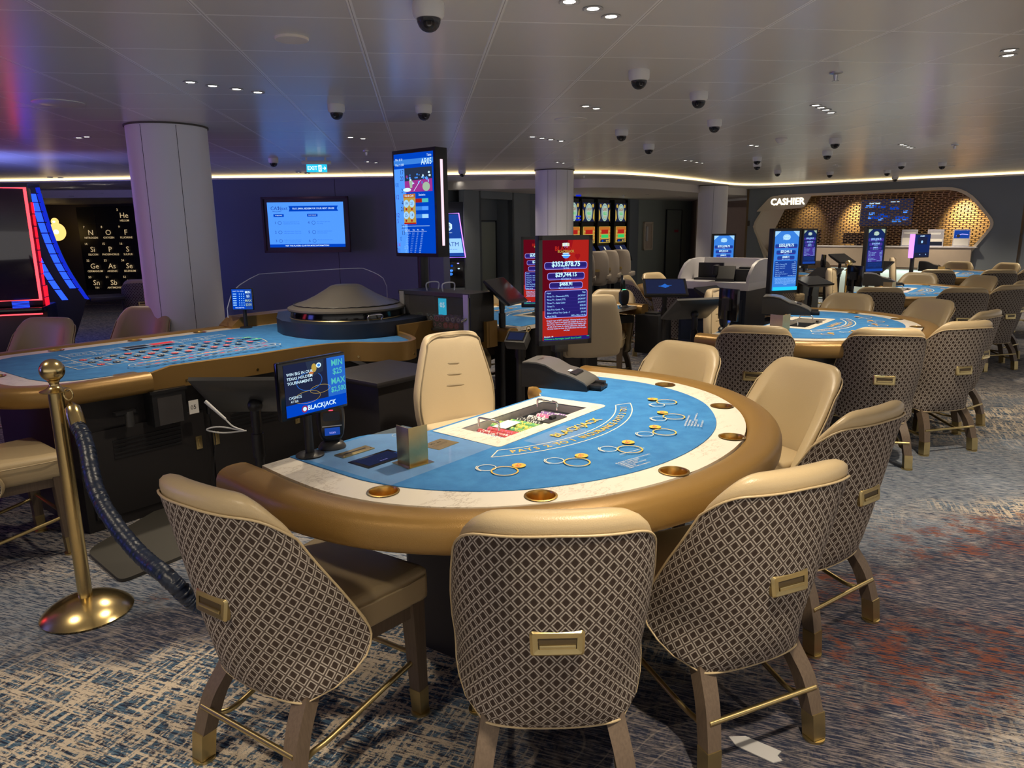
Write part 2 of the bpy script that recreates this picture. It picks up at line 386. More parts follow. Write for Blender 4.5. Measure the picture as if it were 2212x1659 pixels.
col = k.mix(k.m('MULTIPLY', dark, .85), col, k.mix(k.step(fine, .50, .60), (.018, .022, .045), (.16, .13, .14)))
rs = k.m('MAXIMUM', blob(1.85, 2.05, .75, .33, -8), blob(2.75, 3.0, .7, .26, 5)); rs = k.m('MAXIMUM', rs, blob(1.75, 2.62, .35, .14, 10)); rs = k.m('MAXIMUM', rs, blob(-1.0, 2.95, .25, .06, 10))
rs = k.m('MULTIPLY', rs, k.step(k.m('ADD', k.m('MULTIPLY', fine, .55), k.m('ADD', k.m('MULTIPLY', sA, .35), k.m('MULTIPLY', k.noise(tc, 9, 4, .6), .45))), .68, .76))
col = k.mix(rs, col, rust)
# thin drawn lines crossing the design
wv = k.m('ABSOLUTE', k.m('SUBTRACT', k.m('FRACT', k.m('MULTIPLY', k.noise(k.mapping(tc, R(15), (.8, 1.6, 1), (1, 5, 0)), 1, 1, .4), 16)), .5)); th = k.m('SUBTRACT', 1., k.step(wv, .02, .05))
col = k.mix(k.m('MULTIPLY', th, .2), col, k.mix(reg, navy, (.62, .52, .42)))
col = k.mix(k.m('MULTIPLY', pile, .35), col, (.02, .02, .03))
k.put(k.b.inputs['Base Color'], col); bp = k.n('ShaderNodeBump'); bp.inputs['Strength'].default_value = .6; bp.inputs['Distance'].default_value = .004; k.put(bp.inputs['Height'], pile); k.nt.links.new(bp.outputs[0], k.b.inputs['Normal'])
# gold lattice of the cashier window is real geometry; its metal:
mat('lattice', (.46, .32, .15), .4, metal=.5)
# ---------------------------------------------------------------- the room
def W(u, zc): v = 494-.01026*(u-1106); p = atd(u, v, zc); return (p.x, p.y)
CEIL, UP, LOW = 2.347, 2.285, 2.15
struct('floor', G().box(-10, 14, -4, 24, -.1, 0), 'carpet')
led = crom([(-10, 13.3), (-6.6, 12.8), (-4.5, 12.35), (-3.27, 12.15), (-.45, 11.72), (.5, 11.5), (1.75, 11.32), (2.8, 11.3), (3.66, 11.75), (4.88, 12.85), (6.2, 14.25), (6.9, 14.6), (7.5, 14.25), (8.05, 13.75), (9.25, 12.42), (10.1, 11.4), (11.2, 9.9), (12.5, 8)], 6)
led = [(p.x, p.y) for p in led]
g = G(); g.prism(led+[(12.5, -4), (-10, -4)], CEIL, CEIL+.05); struct('ceiling', g, 'ceiling_tile', 20)
def band(pts, z0, z1, m, name, off=0.):
    g = G(); vs = [[g.b.verts.new((x, y+off, z)) for z in (z0, z1)] for x, y in pts]
    for a, b in zip(vs, vs[1:]): g.face([a[0], b[0], b[1], a[1]])
    return struct(name, g, m)
band(led, UP+.022, CEIL, 'led_strip', 'trim_1', .03)
g = G(); ra = [[Vector((x, y+d, z)) for d, z in ((-.02, UP+.02), (-.02, UP+.008), (.06, UP+.008), (.06, UP+.02))] for x, y in led]; g.rings(ra); struct('trim_2', g, 'soffit')
fas = crom([W(-300, 13.6), W(150, 13.8), W(420, 13.9), W(700, 13.6), W(1003, 12.3), W(1200, 12.2), W(1300, 12.1), W(1394, 12.6), W(1506, 14.3), W(1640, 16.3)], 6); fas = [(p.x, p.y) for p in fas]
g = G(); g.prism(led+[(12.5, 24), (-10, 24)], UP+.005, UP+.03); struct('ceiling_soffit_upper', g, 'soffit', 20)
g = G(); g.prism([(-10, fas[0][1])]+fas+[(fas[-1][0], 24), (-10, 24)], LOW, UP+.005); struct('ceiling_soffit_lower', g, 'soffit', 20)
def wallp(name, pts, z1, m, th=.1, z0=0.):
    """wall along a polyline, thickness away from the viewer"""
    g = G(); n = len(pts); rr = []
    for i, (x, y) in enumerate(pts):
        a, b = pts[max(i-1, 0)], pts[min(i+1, n-1)]; d = Vector((b[0]-a[0], b[1]-a[1])).normalized(); nx, ny = -d.y*th, d.x*th
        rr.append([Vector((x, y, z0)), Vector((x+nx, y+ny, z0)), Vector((x+nx, y+ny, z1)), Vector((x, y, z1))])
    g.rings(rr); return struct(name, g, m, 30)
bw = [(p[0], p[1]+.07) for p in led if -4.4 < p[0] < .42]
wallp('wall_blue', bw, UP+.02, 'wall_navy')
wallp('wall_blue_return', [bw[-1], W(951, 12.3)], UP, 'wall_slate', -.1)
wallp('wall_machine_corner', [W(951, 12.3), W(1003, 12.75)], UP, 'wall_slate')
# wall with the tall door niche
na, nb = Vector(W(1003, 12.3)), Vector(W(1146, 14.05)); dn = (nb-na).normalized(); nn = Vector((-dn.y, dn.x)); L = (nb-na).length
def nw(s, d=0.): p = na+dn*s+nn*d; return (p.x, p.y)
s0, s1 = L*.235, L*.70
wallp('wall_slate_left', [nw(0), nw(s0)], LOW, 'wall_slate'); wallp('wall_slate_right', [nw(s1), nw(L)], LOW, 'wall_slate')
wallp('wall_slate_over', [nw(s0), nw(s1)], LOW, 'wall_slate', z0=2.02); wallp('wall_niche_back', [nw(s0-.1, .35), nw(s1+.1, .35)], LOW, 'wall_slate')
wallp('wall_niche_side', [nw(s0), nw(s0, .36)], LOW, 'wall_slate', .06); wallp('wall_niche_jamb', [nw(s1, .36), nw(s1)], LOW, 'wall_slate', .06)
ang = math.atan2(dn.y, dn.x)
t = thing('door', 'slate grey flush service door in the niche right of the cash machine', 'door', (*nw((s0+s1)/2, .325), 0), ang); t['kind'] = 'structure'; t.name = 'door_1'
w = (s1-s0)*.38; obj('door_leaf', G().box(-w, w, -.02, .02, 0, 1.62, bev=.004), 'wall_green', t); obj('door_frame', G().box(-w-.03, -w-.015, -.03, .0, 0, 1.65).box(w+.015, w+.03, -.03, .0, 0, 1.65).box(-w-.03, w+.03, -.03, .0, 1.635, 1.65), 'groove', t)
# recess behind the slot bank, green wall, arch
wallp('wall_bank_side', [nw(L), W(1133, 16.4)], LOW, 'wall_slate', -.1)
wallp('wall_bank_back', [W(1130, 15.9), W(1372, 19.2)], LOW, 'wall_slate')
wallp('wall_green', [W(1374, 17.6), W(1436, 18.3), W(1500, 19.2)], LOW, 'wall_green'); wallp('wall_green_return', [W(1355, 17.2), W(1374, 17.6)], LOW, 'wall_slate', -.06)
ga, gb = Vector(W(1374, 17.55)), Vector(W(1500, 19.15)); dg = (gb-ga).normalized(); ag = math.atan2(dg.y, dg.x)
t = thing('door', 'grey green hidden door in the wall right of the slot bank', 'door', (*(Vector(W(1455, 18.5))), 0), ag); t['kind'] = 'structure'; t.name = 'door_2'
g = G(); g.box(-.33, -.315, -.02, .02, 0, 1.93).box(.315, .33, -.02, .02, 0, 1.93).box(-.33, .33, -.02, .02, 1.915, 1.93); obj('door_frame', g, 'groove', t); obj('door_leaf', G().box(-.315, .315, -.008, .02, 0, 1.915), 'wall_green', t)
f = F().rect('pinkmark', .02, .2, 1.36, 1.42); f.obj('door_notice', t, Matrix.Translation((0, -.012, 0)) @ UPR)
t = thing('wall_niche_panel', 'small beige framed wall niche with white phone on the grey green wall', 'niche', (*W(1400, 17.85), 0), ag)
obj('frame', G().box(-.17, -.13, -.03, .02, .93, 1.62).box(.13, .17, -.03, .02, .93, 1.62).box(-.17, .17, -.03, .02, 1.58, 1.62).box(-.17, .17, -.03, .02, .93, .97), 'frame_beige', t)
obj('back_panel', G().box(-.13, .13, -.005, .02, .97, 1.58), 'beige_panel', t); obj('handset', G().box(-.11, -.04, -.05, -.01, 1.15, 1.52, bev=.02), 'white_plastic', t)
wallp('wall_arch', [W(1500, 19.2), W(1512, 17.8)], LOW, 'wall_brown', -.1); wallp('wall_corridor', [W(1490, 21.5), W(1625, 18.2)], LOW, 'beige_panel')
t = thing('door', 'brown framed doorway left of the cashier window', 'door', (*W(1588, 17.6), 0), math.atan2(-.5, 1)); t['kind'] = 'structure'; t.name = 'door_3'
obj('door_frame', G().box(-.45, -.38, -.05, .05, 0, 2.05).box(.38, .45, -.05, .05, 0, 2.05).box(-.45, .45, -.05, .05, 1.95, 2.05), 'wall_brown', t); obj('door_leaf', G().box(-.38, .38, -.02, .02, 0, 1.95), 'beige_panel', t)
# dark far wall on the left
wallp('wall_left_far', [W(-500, 17.4), W(460, 16.9)], LOW, 'wall_dark'); wallp('wall_blue_end', [W(455, 16.9), (bw[0][0], bw[0][1]+.1)], UP, 'wall_dark', -.1)
# the enclosing walls out of the picture
g = G(); g.box(-10.1, -10, -4, 24, 0, 2.4).box(-10, 13, 23.9, 24, 0, 2.4); struct('wall_enclosing', g, 'wall_dark')
# ---------------------------------------------------------------- columns
def column(p, r, top, label, seam):
    t = thing('column', label, 'column', (p[0], p[1], 0), 0, 'white round columns'); t['kind'] = 'structure'
    obj('shaft', G().lathe([(r, 0), (r, top-.012)], seg=64), 'white_paint', t, 30)
    obj('collar', G().lathe([(r+.012, top-.012), (r+.012, top)], seg=64), 'wall_dark', t)
    g = G()
    for a in seam: g.cyl((r*math.cos(R(a)), r*math.sin(R(a)), 0), (r*math.cos(R(a)), r*math.sin(R(a)), top-.02), .002, seg=6)
    obj('joint_line', g, 'groove', t)
p = onz(355, 272, CEIL); column((p.x, p.y+.05), .31, CEIL, 'large white round column behind the roulette table chairs', (250, 300))
p = onz(1199, 367, CEIL); column((p.x, p.y+.05), .29, CEIL, 'white round column lit from below behind the red jackpot screen', (240, 265, 300))
column(W(1537, 14.35), .285, UP, 'white round column between the slot bank and the cashier', (250,))
# ---------------------------------------------------------------- cashier window
c1, c2 = Vector((7.2, 15.3)), Vector((10.04, 11.8)); dc = (c2-c1).normalized(); ac = math.atan2(dc.y, dc.x); sc_ = (c2-c1).length/4.515
CM = Matrix.Translation((c1.x, c1.y, 0)) @ Matrix.Rotation(ac, 4, 'Z')       # local x along the wall, -y towards the room
def rnd(poly, r, n=5):
    out = []; N = len(poly)
    for i in range(N):
        p, a, b = Vector(poly[i]), Vector(poly[i-1]), Vector(poly[(i+1) % N]); rr = r[i] if isinstance(r, (list, tuple)) else r
        da, db = (a-p).normalized(), (b-p).normalized(); A_, B_ = p+da*rr, p+db*rr
        for k in range(n+1):
            t = k/n; q = A_*(1-t)**2+p*2*t*(1-t)+B_*t*t; out.append((q.x, q.y))
    return out
hexo = rnd([(0, 1.49), (.42, 2.13), (4.0, 2.16), (4.54, 1.50), (4.0, .66), (.55, .62)], [.18, .25, .35, .15, .35, .1])
def up(o):
    o.matrix_world = CM @ UPR; return o
o = up(plate('wall_cashier', [(-.14, 0), (6.5, 0), (6.5, UP+.02), (-.14, UP+.02)], [hexo], -.12, 0, 'wall_slate')); tag(o, kind='structure')
def scaled(poly, k, cx=2.27, cy=1.4): return [(cx+(x-cx)*k[0], cy+(y-cy)*k[1]) for x, y in poly]
t = thing('cashier_window', 'cashier window with rounded beige surround and gold brick lattice', 'window', (c1.x, c1.y, 0), ac)
g = G(); inn = scaled(hexo, (.978, .94)); rr = []
for (x, z), (xi, zi) in zip(hexo+hexo[:1], inn+inn[:1]): rr.append([Vector((x, -.03, z)), Vector((x, .42, z)), Vector((xi, .42, zi)), Vector((xi, -.03, zi))])
g.rings(rr, cap=False); obj('surround', g, 'frame_beige', t)
# left flare of the surround with gold reeds
g = G(); g.face([g.b.verts.new(p) for p in ((.03, -.02, 1.49), (.30, -.02, 2.0), (.62, .30, 1.92), (.40, .30, 1.45), (.52, .30, .72), (.38, -.02, .70))]); obj('side_flare', g, 'frame_beige', t)
g = G(); random.seed(3)
for i in range(13):
    x = .30+.023*i; h = random.uniform(.2, .42); g.cyl((x, .02+.018*i, .68), (x+.05, .02+.018*i, .68+h), .006, seg=6)
obj('reed_ornament', g, 'lattice', t)
# lattice: brick openings
g = G(); pz, px_ = .0345, .112; z = 1.085; row = 0
def span(z):
    xs = [x for (x, zz), (x2, z2) in zip(inn, inn[1:]+inn[:1]) for x in ([x+(x2-x)*(z-zz)/(z2-zz)] if (zz-z)*(z2-z) < 0 else [])]
    return (min(xs), max(xs)) if len(xs) > 1 else None
while z < 2.10:
    sp = span(z+.01)
    if sp:
        x0, x1 = max(sp[0], .42), sp[1]; g.box(x0, x1, .30, .312, z, z+.010)
        x = x0+(px_/2 if row % 2 else 0)
        while x < x1: g.box(x, x+.02, .30, .312, z+.010, z+pz); x += px_
    z += pz; row += 1
o = obj('lattice', g, 'lattice', t)
# counter, front apron, under-counter glow
g = G(); g.prism([(.5, -.10), (4.30, -.10), (4.30, .30), (.5, .30)], 1.075, 1.095); obj('counter_top', g, 'white_top', t)
g = G(); g.profile([(-.085, 1.075), (-.02, 1.075), (-.02, .70), (-.06, .70)], .45, 4.22); obj('counter_apron', g, 'beige_panel', t)
obj('glowing_plinth', G().box(.4, 3.55, -.035, -.015, .02, .66), 'cash_light', t)
# sign lobe and letters
g = G(); lob = rnd([(.10, 1.80), (.40, 2.115), (1.28, 2.125), (1.13, 1.86), (.14, 1.80)], [.02, .1, .03, .08, .02])
obj('sign_panel', G().rings([[Vector((x, -.035, z)) for x, z in lob], [Vector((x, -.02, z)) for x, z in lob]]), 'frame_beige', t)
f = F(); f.text('sign_white', 'CASHIER', .77, 1.985, .185, 1.0, 0, .025); f.obj('sign_lettering', t, Matrix.Translation((0, -.04, 0)) @ UPR)
f = F().rect('black_wood', -.09, -.02, 1.49, 1.61); o = obj('wall_switch', G().box(-.105, -.055, -.012, 0, 1.50, 1.61, bev=.004), 'wall_dark'); o.matrix_world = CM; tag(o, 'small dark switch plate on the slate wall left of the cashier window', 'switch')
# the lit office behind the lattice
o = obj('wall_cashier_back', G().box(-.1, 4.9, 1.25, 1.3, 0, 2.28).box(-.15, -.1, 0.0, 1.3, 0, 2.28).box(4.9, 4.95, 0.0, 1.3, 0, 2.28), 'back_bronze'); o.matrix_world = CM; tag(o, kind='structure')
def ct(name, label, cat, s, y, z, group=None): p = CM @ Vector((s, y, z)); return thing(name, label, cat, p, ac, group)
for i, (s, w, h, lb) in enumerate([(.95, .55, .34, 'dark office monitor behind the lattice under the cashier sign'), (2.0, .62, .28, 'dark low office monitor behind the middle of the cashier lattice'), (3.15, .5, .32, 'dark office monitor behind the lattice near the notice stands')]):
    q = ct('office_monitor', lb, 'monitor', s, .75, 1.06, 'office monitors behind the cashier lattice'); obj('display', G().box(-w/2, w/2, -.02, .02, .06, h, bev=.01), 'black', q); obj('stand', G().box(-.06, .06, -.05, .05, 0, .07), 'black', q)
q = ct('wall_screen', 'blue wall screen glimpsed through the cashier lattice', 'screen', 2.35, 1.2, 1.48); obj('bezel', G().box(-.52, .52, -.02, .03, -.02, .56, bev=.01), 'black', q)
f = F(); f.rect('s_slate', -.5, .5, 0, .54); random.seed(5)
for i in range(16): x, y = random.uniform(-.42, .36), random.uniform(.04, .42); f.rect(random.choice(['s_royal', 's_sky', 's_blue2', 's_royal']), x, x+random.uniform(.06, .2), y, y+.05)
f.rect('s_white', -.34, -.12, .44, .47).rect('s_white', .05, .24, .46, .48); f.obj('picture', q, Matrix.Translation((0, -.022, 0)) @ UPR)
for i, (s, lb) in enumerate([(3.22, 'clear acrylic notice stand with grey sheet, leftmost on the cashier counter'), (3.66, 'clear acrylic notice stand with dark wavy footer, middle of the cashier counter'), (4.08, 'clear acrylic notice stand with dark blue picture, rightmost on the cashier counter')]):
    q = ct('notice_stand', lb, 'notice stand', s-.05, -.02, 1.096, 'notice stands on the cashier counter'); q.scale = (.85, .85, .85)
    obj('holder', G().box(-.16, .16, -.004, .0, 0, .36).box(-.16, .16, -.06, .02, 0, .004), 'acrylic_edge', q)
    f = F().rect('paper', -.14, .14, .02, .34)
    if i == 0: f.rect('aluminium', -.14, .14, .18, .34).rect('white_plastic', -.12, .12, .27, .3)
    if i == 1: f.rect('aluminium', -.14, .14, .16, .34).rect('navy', -.14, .14, .02, .10).rect('white_plastic', -.1, .1, .25, .29)
    if i == 2: f.rect('s_ink', -.14, .14, .17, .34).line('s_lilac', [(-.1, .22), (0, .26), (.12, .25)], .02).disc('charcoal', -.06, .22, .035)
    f.obj('sheet', q, Matrix.Translation((0, -.006, 0)) @ UPR)
for s, pw in ((1.75, 260), (3.75, 380), (4.35, 180), (.75, 60)):
    l = bpy.data.lights.new('lamp', 'SPOT'); l.energy = pw; l.color = (1, .74, .38); l.spot_size = R(56); l.spot_blend = 1.; l.shadow_soft_size = .05
    o = bpy.data.objects.new('office_spot', l); C.objects.link(o); o.matrix_world = CM @ Matrix.Translation((s, .75, 2.2)) @ Matrix.Rotation(R(38), 4, 'X')
l = bpy.data.lights.new('lamp', 'AREA'); l.shape = 'RECTANGLE'; l.size = 3.4; l.size_y = .04; l.energy = 9; l.color = (.85, 1, .92); o = bpy.data.objects.new('counter_strip_light', l); C.objects.link(o); o.matrix_world = CM @ Matrix.Translation((2.2, -.10, .69)) @ Matrix.Rotation(R(-25), 4, 'X')
# ---------------------------------------------------------------- left back wall: element display and brass wall lamps
ea = Vector(W(176, 16.85)); eb = Vector(W(450, 16.85)); de = (eb-ea).normalized(); ae = math.atan2(de.y, de.x)
t = thing('element_display', 'black wall display of chemical element tiles with lit gold letters', 'wall display', (ea.x, ea.y, 0), ae)
t.location = (ea.x-de.y*-.0, ea.y-.10, 0)
obj('board', G().box(0, 2.1, -.02, .06, .18, 2.08, bev=.01), 'black', t)
g = G()
for i in range(1, 5): g.box(.02+.40*i, .025+.40*i, -.024, -.02, .2, 2.06)
for j in range(1, 5): g.box(.02, 2.08, -.024, -.02, .2+.375*j, .205+.375*j)
obj('tile_joint', g, 'charcoal', t)
EL = [[None, None, (2, 'He', 'HELIUM')], [(7, 'N', 'NITROGEN'), (8, 'O', 'OXYGEN'), (9, 'F', 'FLUORINE')], [(14, 'Si', 'SILICON'), (15, 'P', 'PHOSPHORUS'), (16, 'S', 'SULFUR')], [(32, 'Ge', 'GERMANIUM'), (33, 'As', 'ARSENIC'), (34, 'Se', 'SELENIUM')], [(50, 'Sn', 'TIN'), (51, 'Sb', 'ANTIMONY'), (52, 'Te', 'TELLURIUM')]]
f = F(.001)
for j, rw in enumerate(EL):
    for i, e in enumerate(rw):
        if e:
            x, y = .22+.41*i, 1.93-.385*j; f.text('gold_letters', e[1], x+.06, y-.05, .17); f.text('gold_letters', e[2], x+.06, y-.165, .062, 1, 0, .01); f.text('gold_letters', str(e[0]), x-.08, y+.08, .07, 1, 0, .01)
f.obj('element_lettering', t, Matrix.Translation((0, -.03, 0)) @ UPR)
for (u, v, r, lb) in [(124, 501, .20, 'larger brass disc wall lamp behind the blue slot machine'), (119, 479, .085, 'smaller brass disc wall lamp above the larger disc')]:
    p = atd(u, v, 16.4); t = thing('wall_lamp', lb, 'wall lamp', p, ae, 'brass disc wall lamps'); MX = Matrix.Rotation(PI/2, 4, 'X')
    obj('disc', G().lathe([(0, 0), (r, 0), (r, .02), (r*.9, .03), (0, .02)], M=MX), 'brass_glow', t); obj('bulb', G().lathe([(0, .02), (r*.25, .03), (r*.25, .06), (0, .07)], M=MX), 'sign_white', t)
# ---------------------------------------------------------------- television in its recess on the blue wall
p = atd(661.5, 485.5, 10.95); aw = math.atan2(-.62, 3.7)
t = thing('wall_television', 'wall television showing the pale blue next cruise rewards slide', 'television', (p.x, p.y, p.z), aw)
obj('recess_frame', G().box(-.665, .665, -.03, .03, -.415, -.385).box(-.665, .665, -.03, .03, .385, .415).box(-.665, -.635, -.03, .03, -.415, .415).box(.635, .665, -.03, .03, -.415, .415), 'wine_frame', t)
obj('cabinet', G().box(-.64, .64, -.005, .03, -.39, .39), 'black', t)
f = F(.0008); f.rect('s_sky', -.58, .59, -.335, .335); f.rect('s_royal', -.58, .59, -.335, -.29); f.poly('s_royal', [(-.25, .28), (.51, .28), (.49, .24), (.51, .20), (-.25, .20), (-.235, .24)])
f.text('s_white', 'PLAY, EARN, REDEEM FOR YOUR NEXT CRUISE', .13, .24, .034, .9, 0, .01); f.text('s_white', 'VISIT THE PLAYERS CLUB FOR MORE INFORMATION!', 0, -.313, .032, .9, 0, .01)
f.text('s_ink', 'CAS', -.46, .245, .075); f.text('s_ink', 'Next', -.34, .245, .07); f.line('s_ink', [(-.5, .205), (-.43, .195), (-.36, .21)], .006)
f.rect('s_royal', -.49, -.33, .12, .16).text('s_white', 'ONBOARD', -.41, .14, .022).rect('s_royal', .03, .19, .12, .16).text('s_white', 'POST CRUISE', .11, .14, .020)
for i, (a, b) in enumerate([(.03, 'Play to earn points that can be|redeemed for your next cruise'), (-.11, '2,000 casino points = Free cruise|5,000 casino points = Free cruise'), (-.24, 'Redeem your points onboard or|receive a certificate up to $500')]):
    f.text('s_ink', str(i+1), -.47, a, .055); f.ring('s_ink', -.40, a, .03, .005, .024)
    for q, ln in enumerate(b.split('|')): f.text('s_blue', ln, -.345, a+.014-.028*q, .020, 1, 0, 0, 'LEFT')
for i, (a, b) in enumerate([(.03, 'Upon check in, give code|your sailing'), (-.11, 'Apply your rewards toward|future reservations'), (-.24, 'Play and earn on next cruise')]):
    f.text('s_ink', str(i+4), .05, a, .055); f.ring('s_ink', .125, a, .028, .005)
    for q, ln in enumerate(b.split('|')): f.text('s_blue', ln, .175, a+.014-.028*q, .020, 1, 0, 0, 'LEFT')
f.obj('picture', t, Matrix.Translation((0, -.012, 0)) @ UPR)
g = G()
for i_ in range(4, len(bw)-2, 5): x0, y0 = bw[i_]; g.box(x0-.003, x0+.003, y0-.003, y0+.01, 0, UP)
struct('wall_blue_joints', g, 'groove')
# ---------------------------------------------------------------- cash machine
p = W(978, 12.25); t = thing('cash_machine', 'blue cash machine with violet lit header beside the tall tower sign', 'cash machine', (p[0], p[1], 0), R(8))
obj('body', G().box(-.20, .19, .0, .35, 0, 1.95, bev=.01), 'navy', t)
obj('fascia', G().box(-.19, .18, -.03, .02, .52, .96, bev=.01), 'black_gloss', t); obj('lower_door', G().box(-.19, .18, -.02, .02, 0, .50), 'wall_slate', t)
g = G(); hd = [(-.20, .0), (.14, .0), (.20, -.0)]
q = [(-.18, 1.02), (.20, 1.02), (.10, 1.76), (-.22, 1.76)]; g.rings([[Vector((x, -.05, z)) for x, z in q], [Vector((x, .02, z)) for x, z in q]]); obj('header', g, 'navy', t)
g = G(); g.sweep([(x, -.052, z) for x, z in q], .010, 8, closed=True); obj('neon_edge', g, 'neon_violet', t)
f = F(.001); f.poly('s_ink', [(-.17, 1.04), (.18, 1.04), (.085, 1.74), (-.205, 1.74)]); f.poly('s_pale', [(-.175, 1.10), (.165, 1.10), (.13, 1.34), (-.19, 1.34)]); f.text('s_ink', 'ATM', -.01, 1.24, .10); f.text('s_blue', 'cash access', -.01, 1.16, .03)
f.poly('s_white', [(-.07+.055*math.cos(R(30+60*i)), 1.54+.07*math.sin(R(30+60*i))) for i in range(6)]); f.text('s_ink', 'E', -.07, 1.54, .08, 1, 0, .02); f.text('s_white', 'everi', -.06, 1.44, .035)
f.obj('header_picture', t, Matrix.Translation((0, -.053, 0)) @ UPR)
f = F(.001); f.disc('s_sky', -.05, .80, .03, .02).disc('s_blue2', -.06, .74, .035, .025).disc('s_white', .08, .83, .02, .01).disc('s_royal', -.04, .88, .022, .018).disc('s_lilac', .07, .92, .02, .01); f.obj('lit_button', t, Matrix.Translation((0, -.033, 0)) @ UPR)
f = F(.001).rect('paper', .06, .17, .34, .46); f.obj('sticker', t, Matrix.Translation((0, -.022, 0)) @ UPR); obj('bottle_light', G().cyl((-.19, -.01, 1.77), (-.19, -.01, 1.90), .02), 'red_led', t)
# ---------------------------------------------------------------- exit sign
p = onz(682, 341, CEIL); t = thing('exit_sign', 'hanging turquoise exit sign with running figure and right arrow', 'exit sign', (p.x, p.y, CEIL), R(2))
obj('housing', G().box(-.165, .175, -.03, .03, -.075, -.035, bev=.004).box(-.12, -.10, -.01, .01, -.04, 0).box(.10, .12, -.01, .01, -.04, 0), 'aluminium', t)
obj('panel', G().box(-.115, .125, -.006, .006, -.165, -.075, bev=.004), 'exit_glow', t)
f = F(.0006); f.text('exit_white', 'EXIT', -.045, -.12, .062, .92, 0, .015); f.rect('exit_white', .025, .062, -.158, -.085); f.disc('exit_glow', .045, -.098, .006); f.line('exit_glow', [(.044, -.106), (.040, -.125), (.052, -.138), (.046, -.152)], .006); f.line('exit_glow', [(.040, -.125), (.033, -.145)], .006); f.line('exit_glow', [(.033, -.112), (.046, -.110), (.056, -.118)], .005)
f.line('exit_white', [(.072, -.12), (.112, -.12)], .009).line('exit_white', [(.094, -.102), (.112, -.12), (.094, -.138)], .009); f.obj('sign_lettering', t, Matrix.Translation((0, -.008, 0)) @ UPR)
# ---------------------------------------------------------------- ceiling fixtures
def ceilp(u, v, z=CEIL): p = onz(u, v, z); return (p.x, p.y, z)
cam0 = None
def dome(u, v, label, sc=1., z=CEIL):
    global cam0
    loc = ceilp(u, v, z)
    if cam0 is None:
        t = cam0 = thing('dome_camera', label, 'security camera', loc, 0, 'white dome security cameras')
        obj('base', G().lathe([(0, 0), (.060, 0), (.062, -.012), (.060, -.045), (.050, -.058), (0, -.058)], seg=32), 'white_plastic', t)
        b = obj('dome', G().lathe([(.046, -.055), (.045, -.070), (.038, -.086), (.026, -.098), (.012, -.104), (0, -.105)], seg=32), 'dome', t)
        obj('lens', G().ball((.0, -.012, -.074), .022), 'black_gloss', t); obj('lens_ring', G().lathe([(.012, 0), (.012, .004), (.007, .004), (.007, 0)], c=(0, 0, 0), seg=16, M=Matrix.Translation((0, -.030, -.080)) @ Matrix.Rotation(R(75), 4, 'X')), 'steel', t)
    else: t = dup(cam0, loc, random.uniform(-.6, .6), label)
    t.scale = (sc,)*3
for a in [(925, 6, 'large dome security camera at the top edge above the tower sign', 1.0), (1381, 152, 'dome security camera above the far end of the blackjack table', .95), (1510, 199, 'dome security camera right of and behind the one over the blackjack table', .95),
          (1544, 259, 'dome security camera between column and cashier, third in the diagonal row', .95), (1343, 280, 'dome security camera to the right above the second white column', .95), (1402, 312, 'dome security camera above the slot bank recess', .95),
          (726, 226, 'dome security camera left of the tower sign top', .95), (915, 228, 'dome security camera directly above the tower sign', .95), (590, 342, 'dome security camera left of the exit sign', .95), (1805, 299, 'dome security camera with clear glass over the cashier, nearer one of a close pair', .95),
          (1788, 326, 'dome security camera just behind the pair partner above the cashier', .95), (1636, 339, 'dome security camera above the third white column, upper of two', .9), (1636, 352, 'dome security camera above the third white column, lower of two', .9), (1948, 351, 'dome security camera above the right end of the cashier lattice', .9), (2036, 351, 'dome security camera far right above the cashier', .9),
          (1917, 367, 'small distant dome camera right of the cashier centre', .9), (1680, 368, 'small distant dome camera above the cashier sign', .9), (1793, 371, 'small distant dome camera in front of the light cove', .9), (998, 368, 'dome security camera at the cove right of the tower sign', .9), (1934, 381, 'distant dome camera hanging at the cove above the cashier lattice', .9)]: dome(*a)
dl0 = None
def downlight(u, v, label, group, z=CEIL, lit=1.):
    global dl0
    loc = ceilp(u, v, z)
    if dl0 is None:
        dl0 = t = thing('downlight', label, 'downlight', loc, 0, group)
        obj('trim_ring', G().lathe([(.024, 0), (.040, -.001), (.042, -.004), (.036, -.006), (.026, -.002)], seg=28), 'aluminium', t); obj('lamp', G().lathe([(0, -.002), (.024, -.002), (.024, 0), (0, 0)], seg=20), 'lamp', t)
        return t
    return dup(dl0, loc, 0, label, group)
ORD = ['first', 'second', 'third', 'fourth']
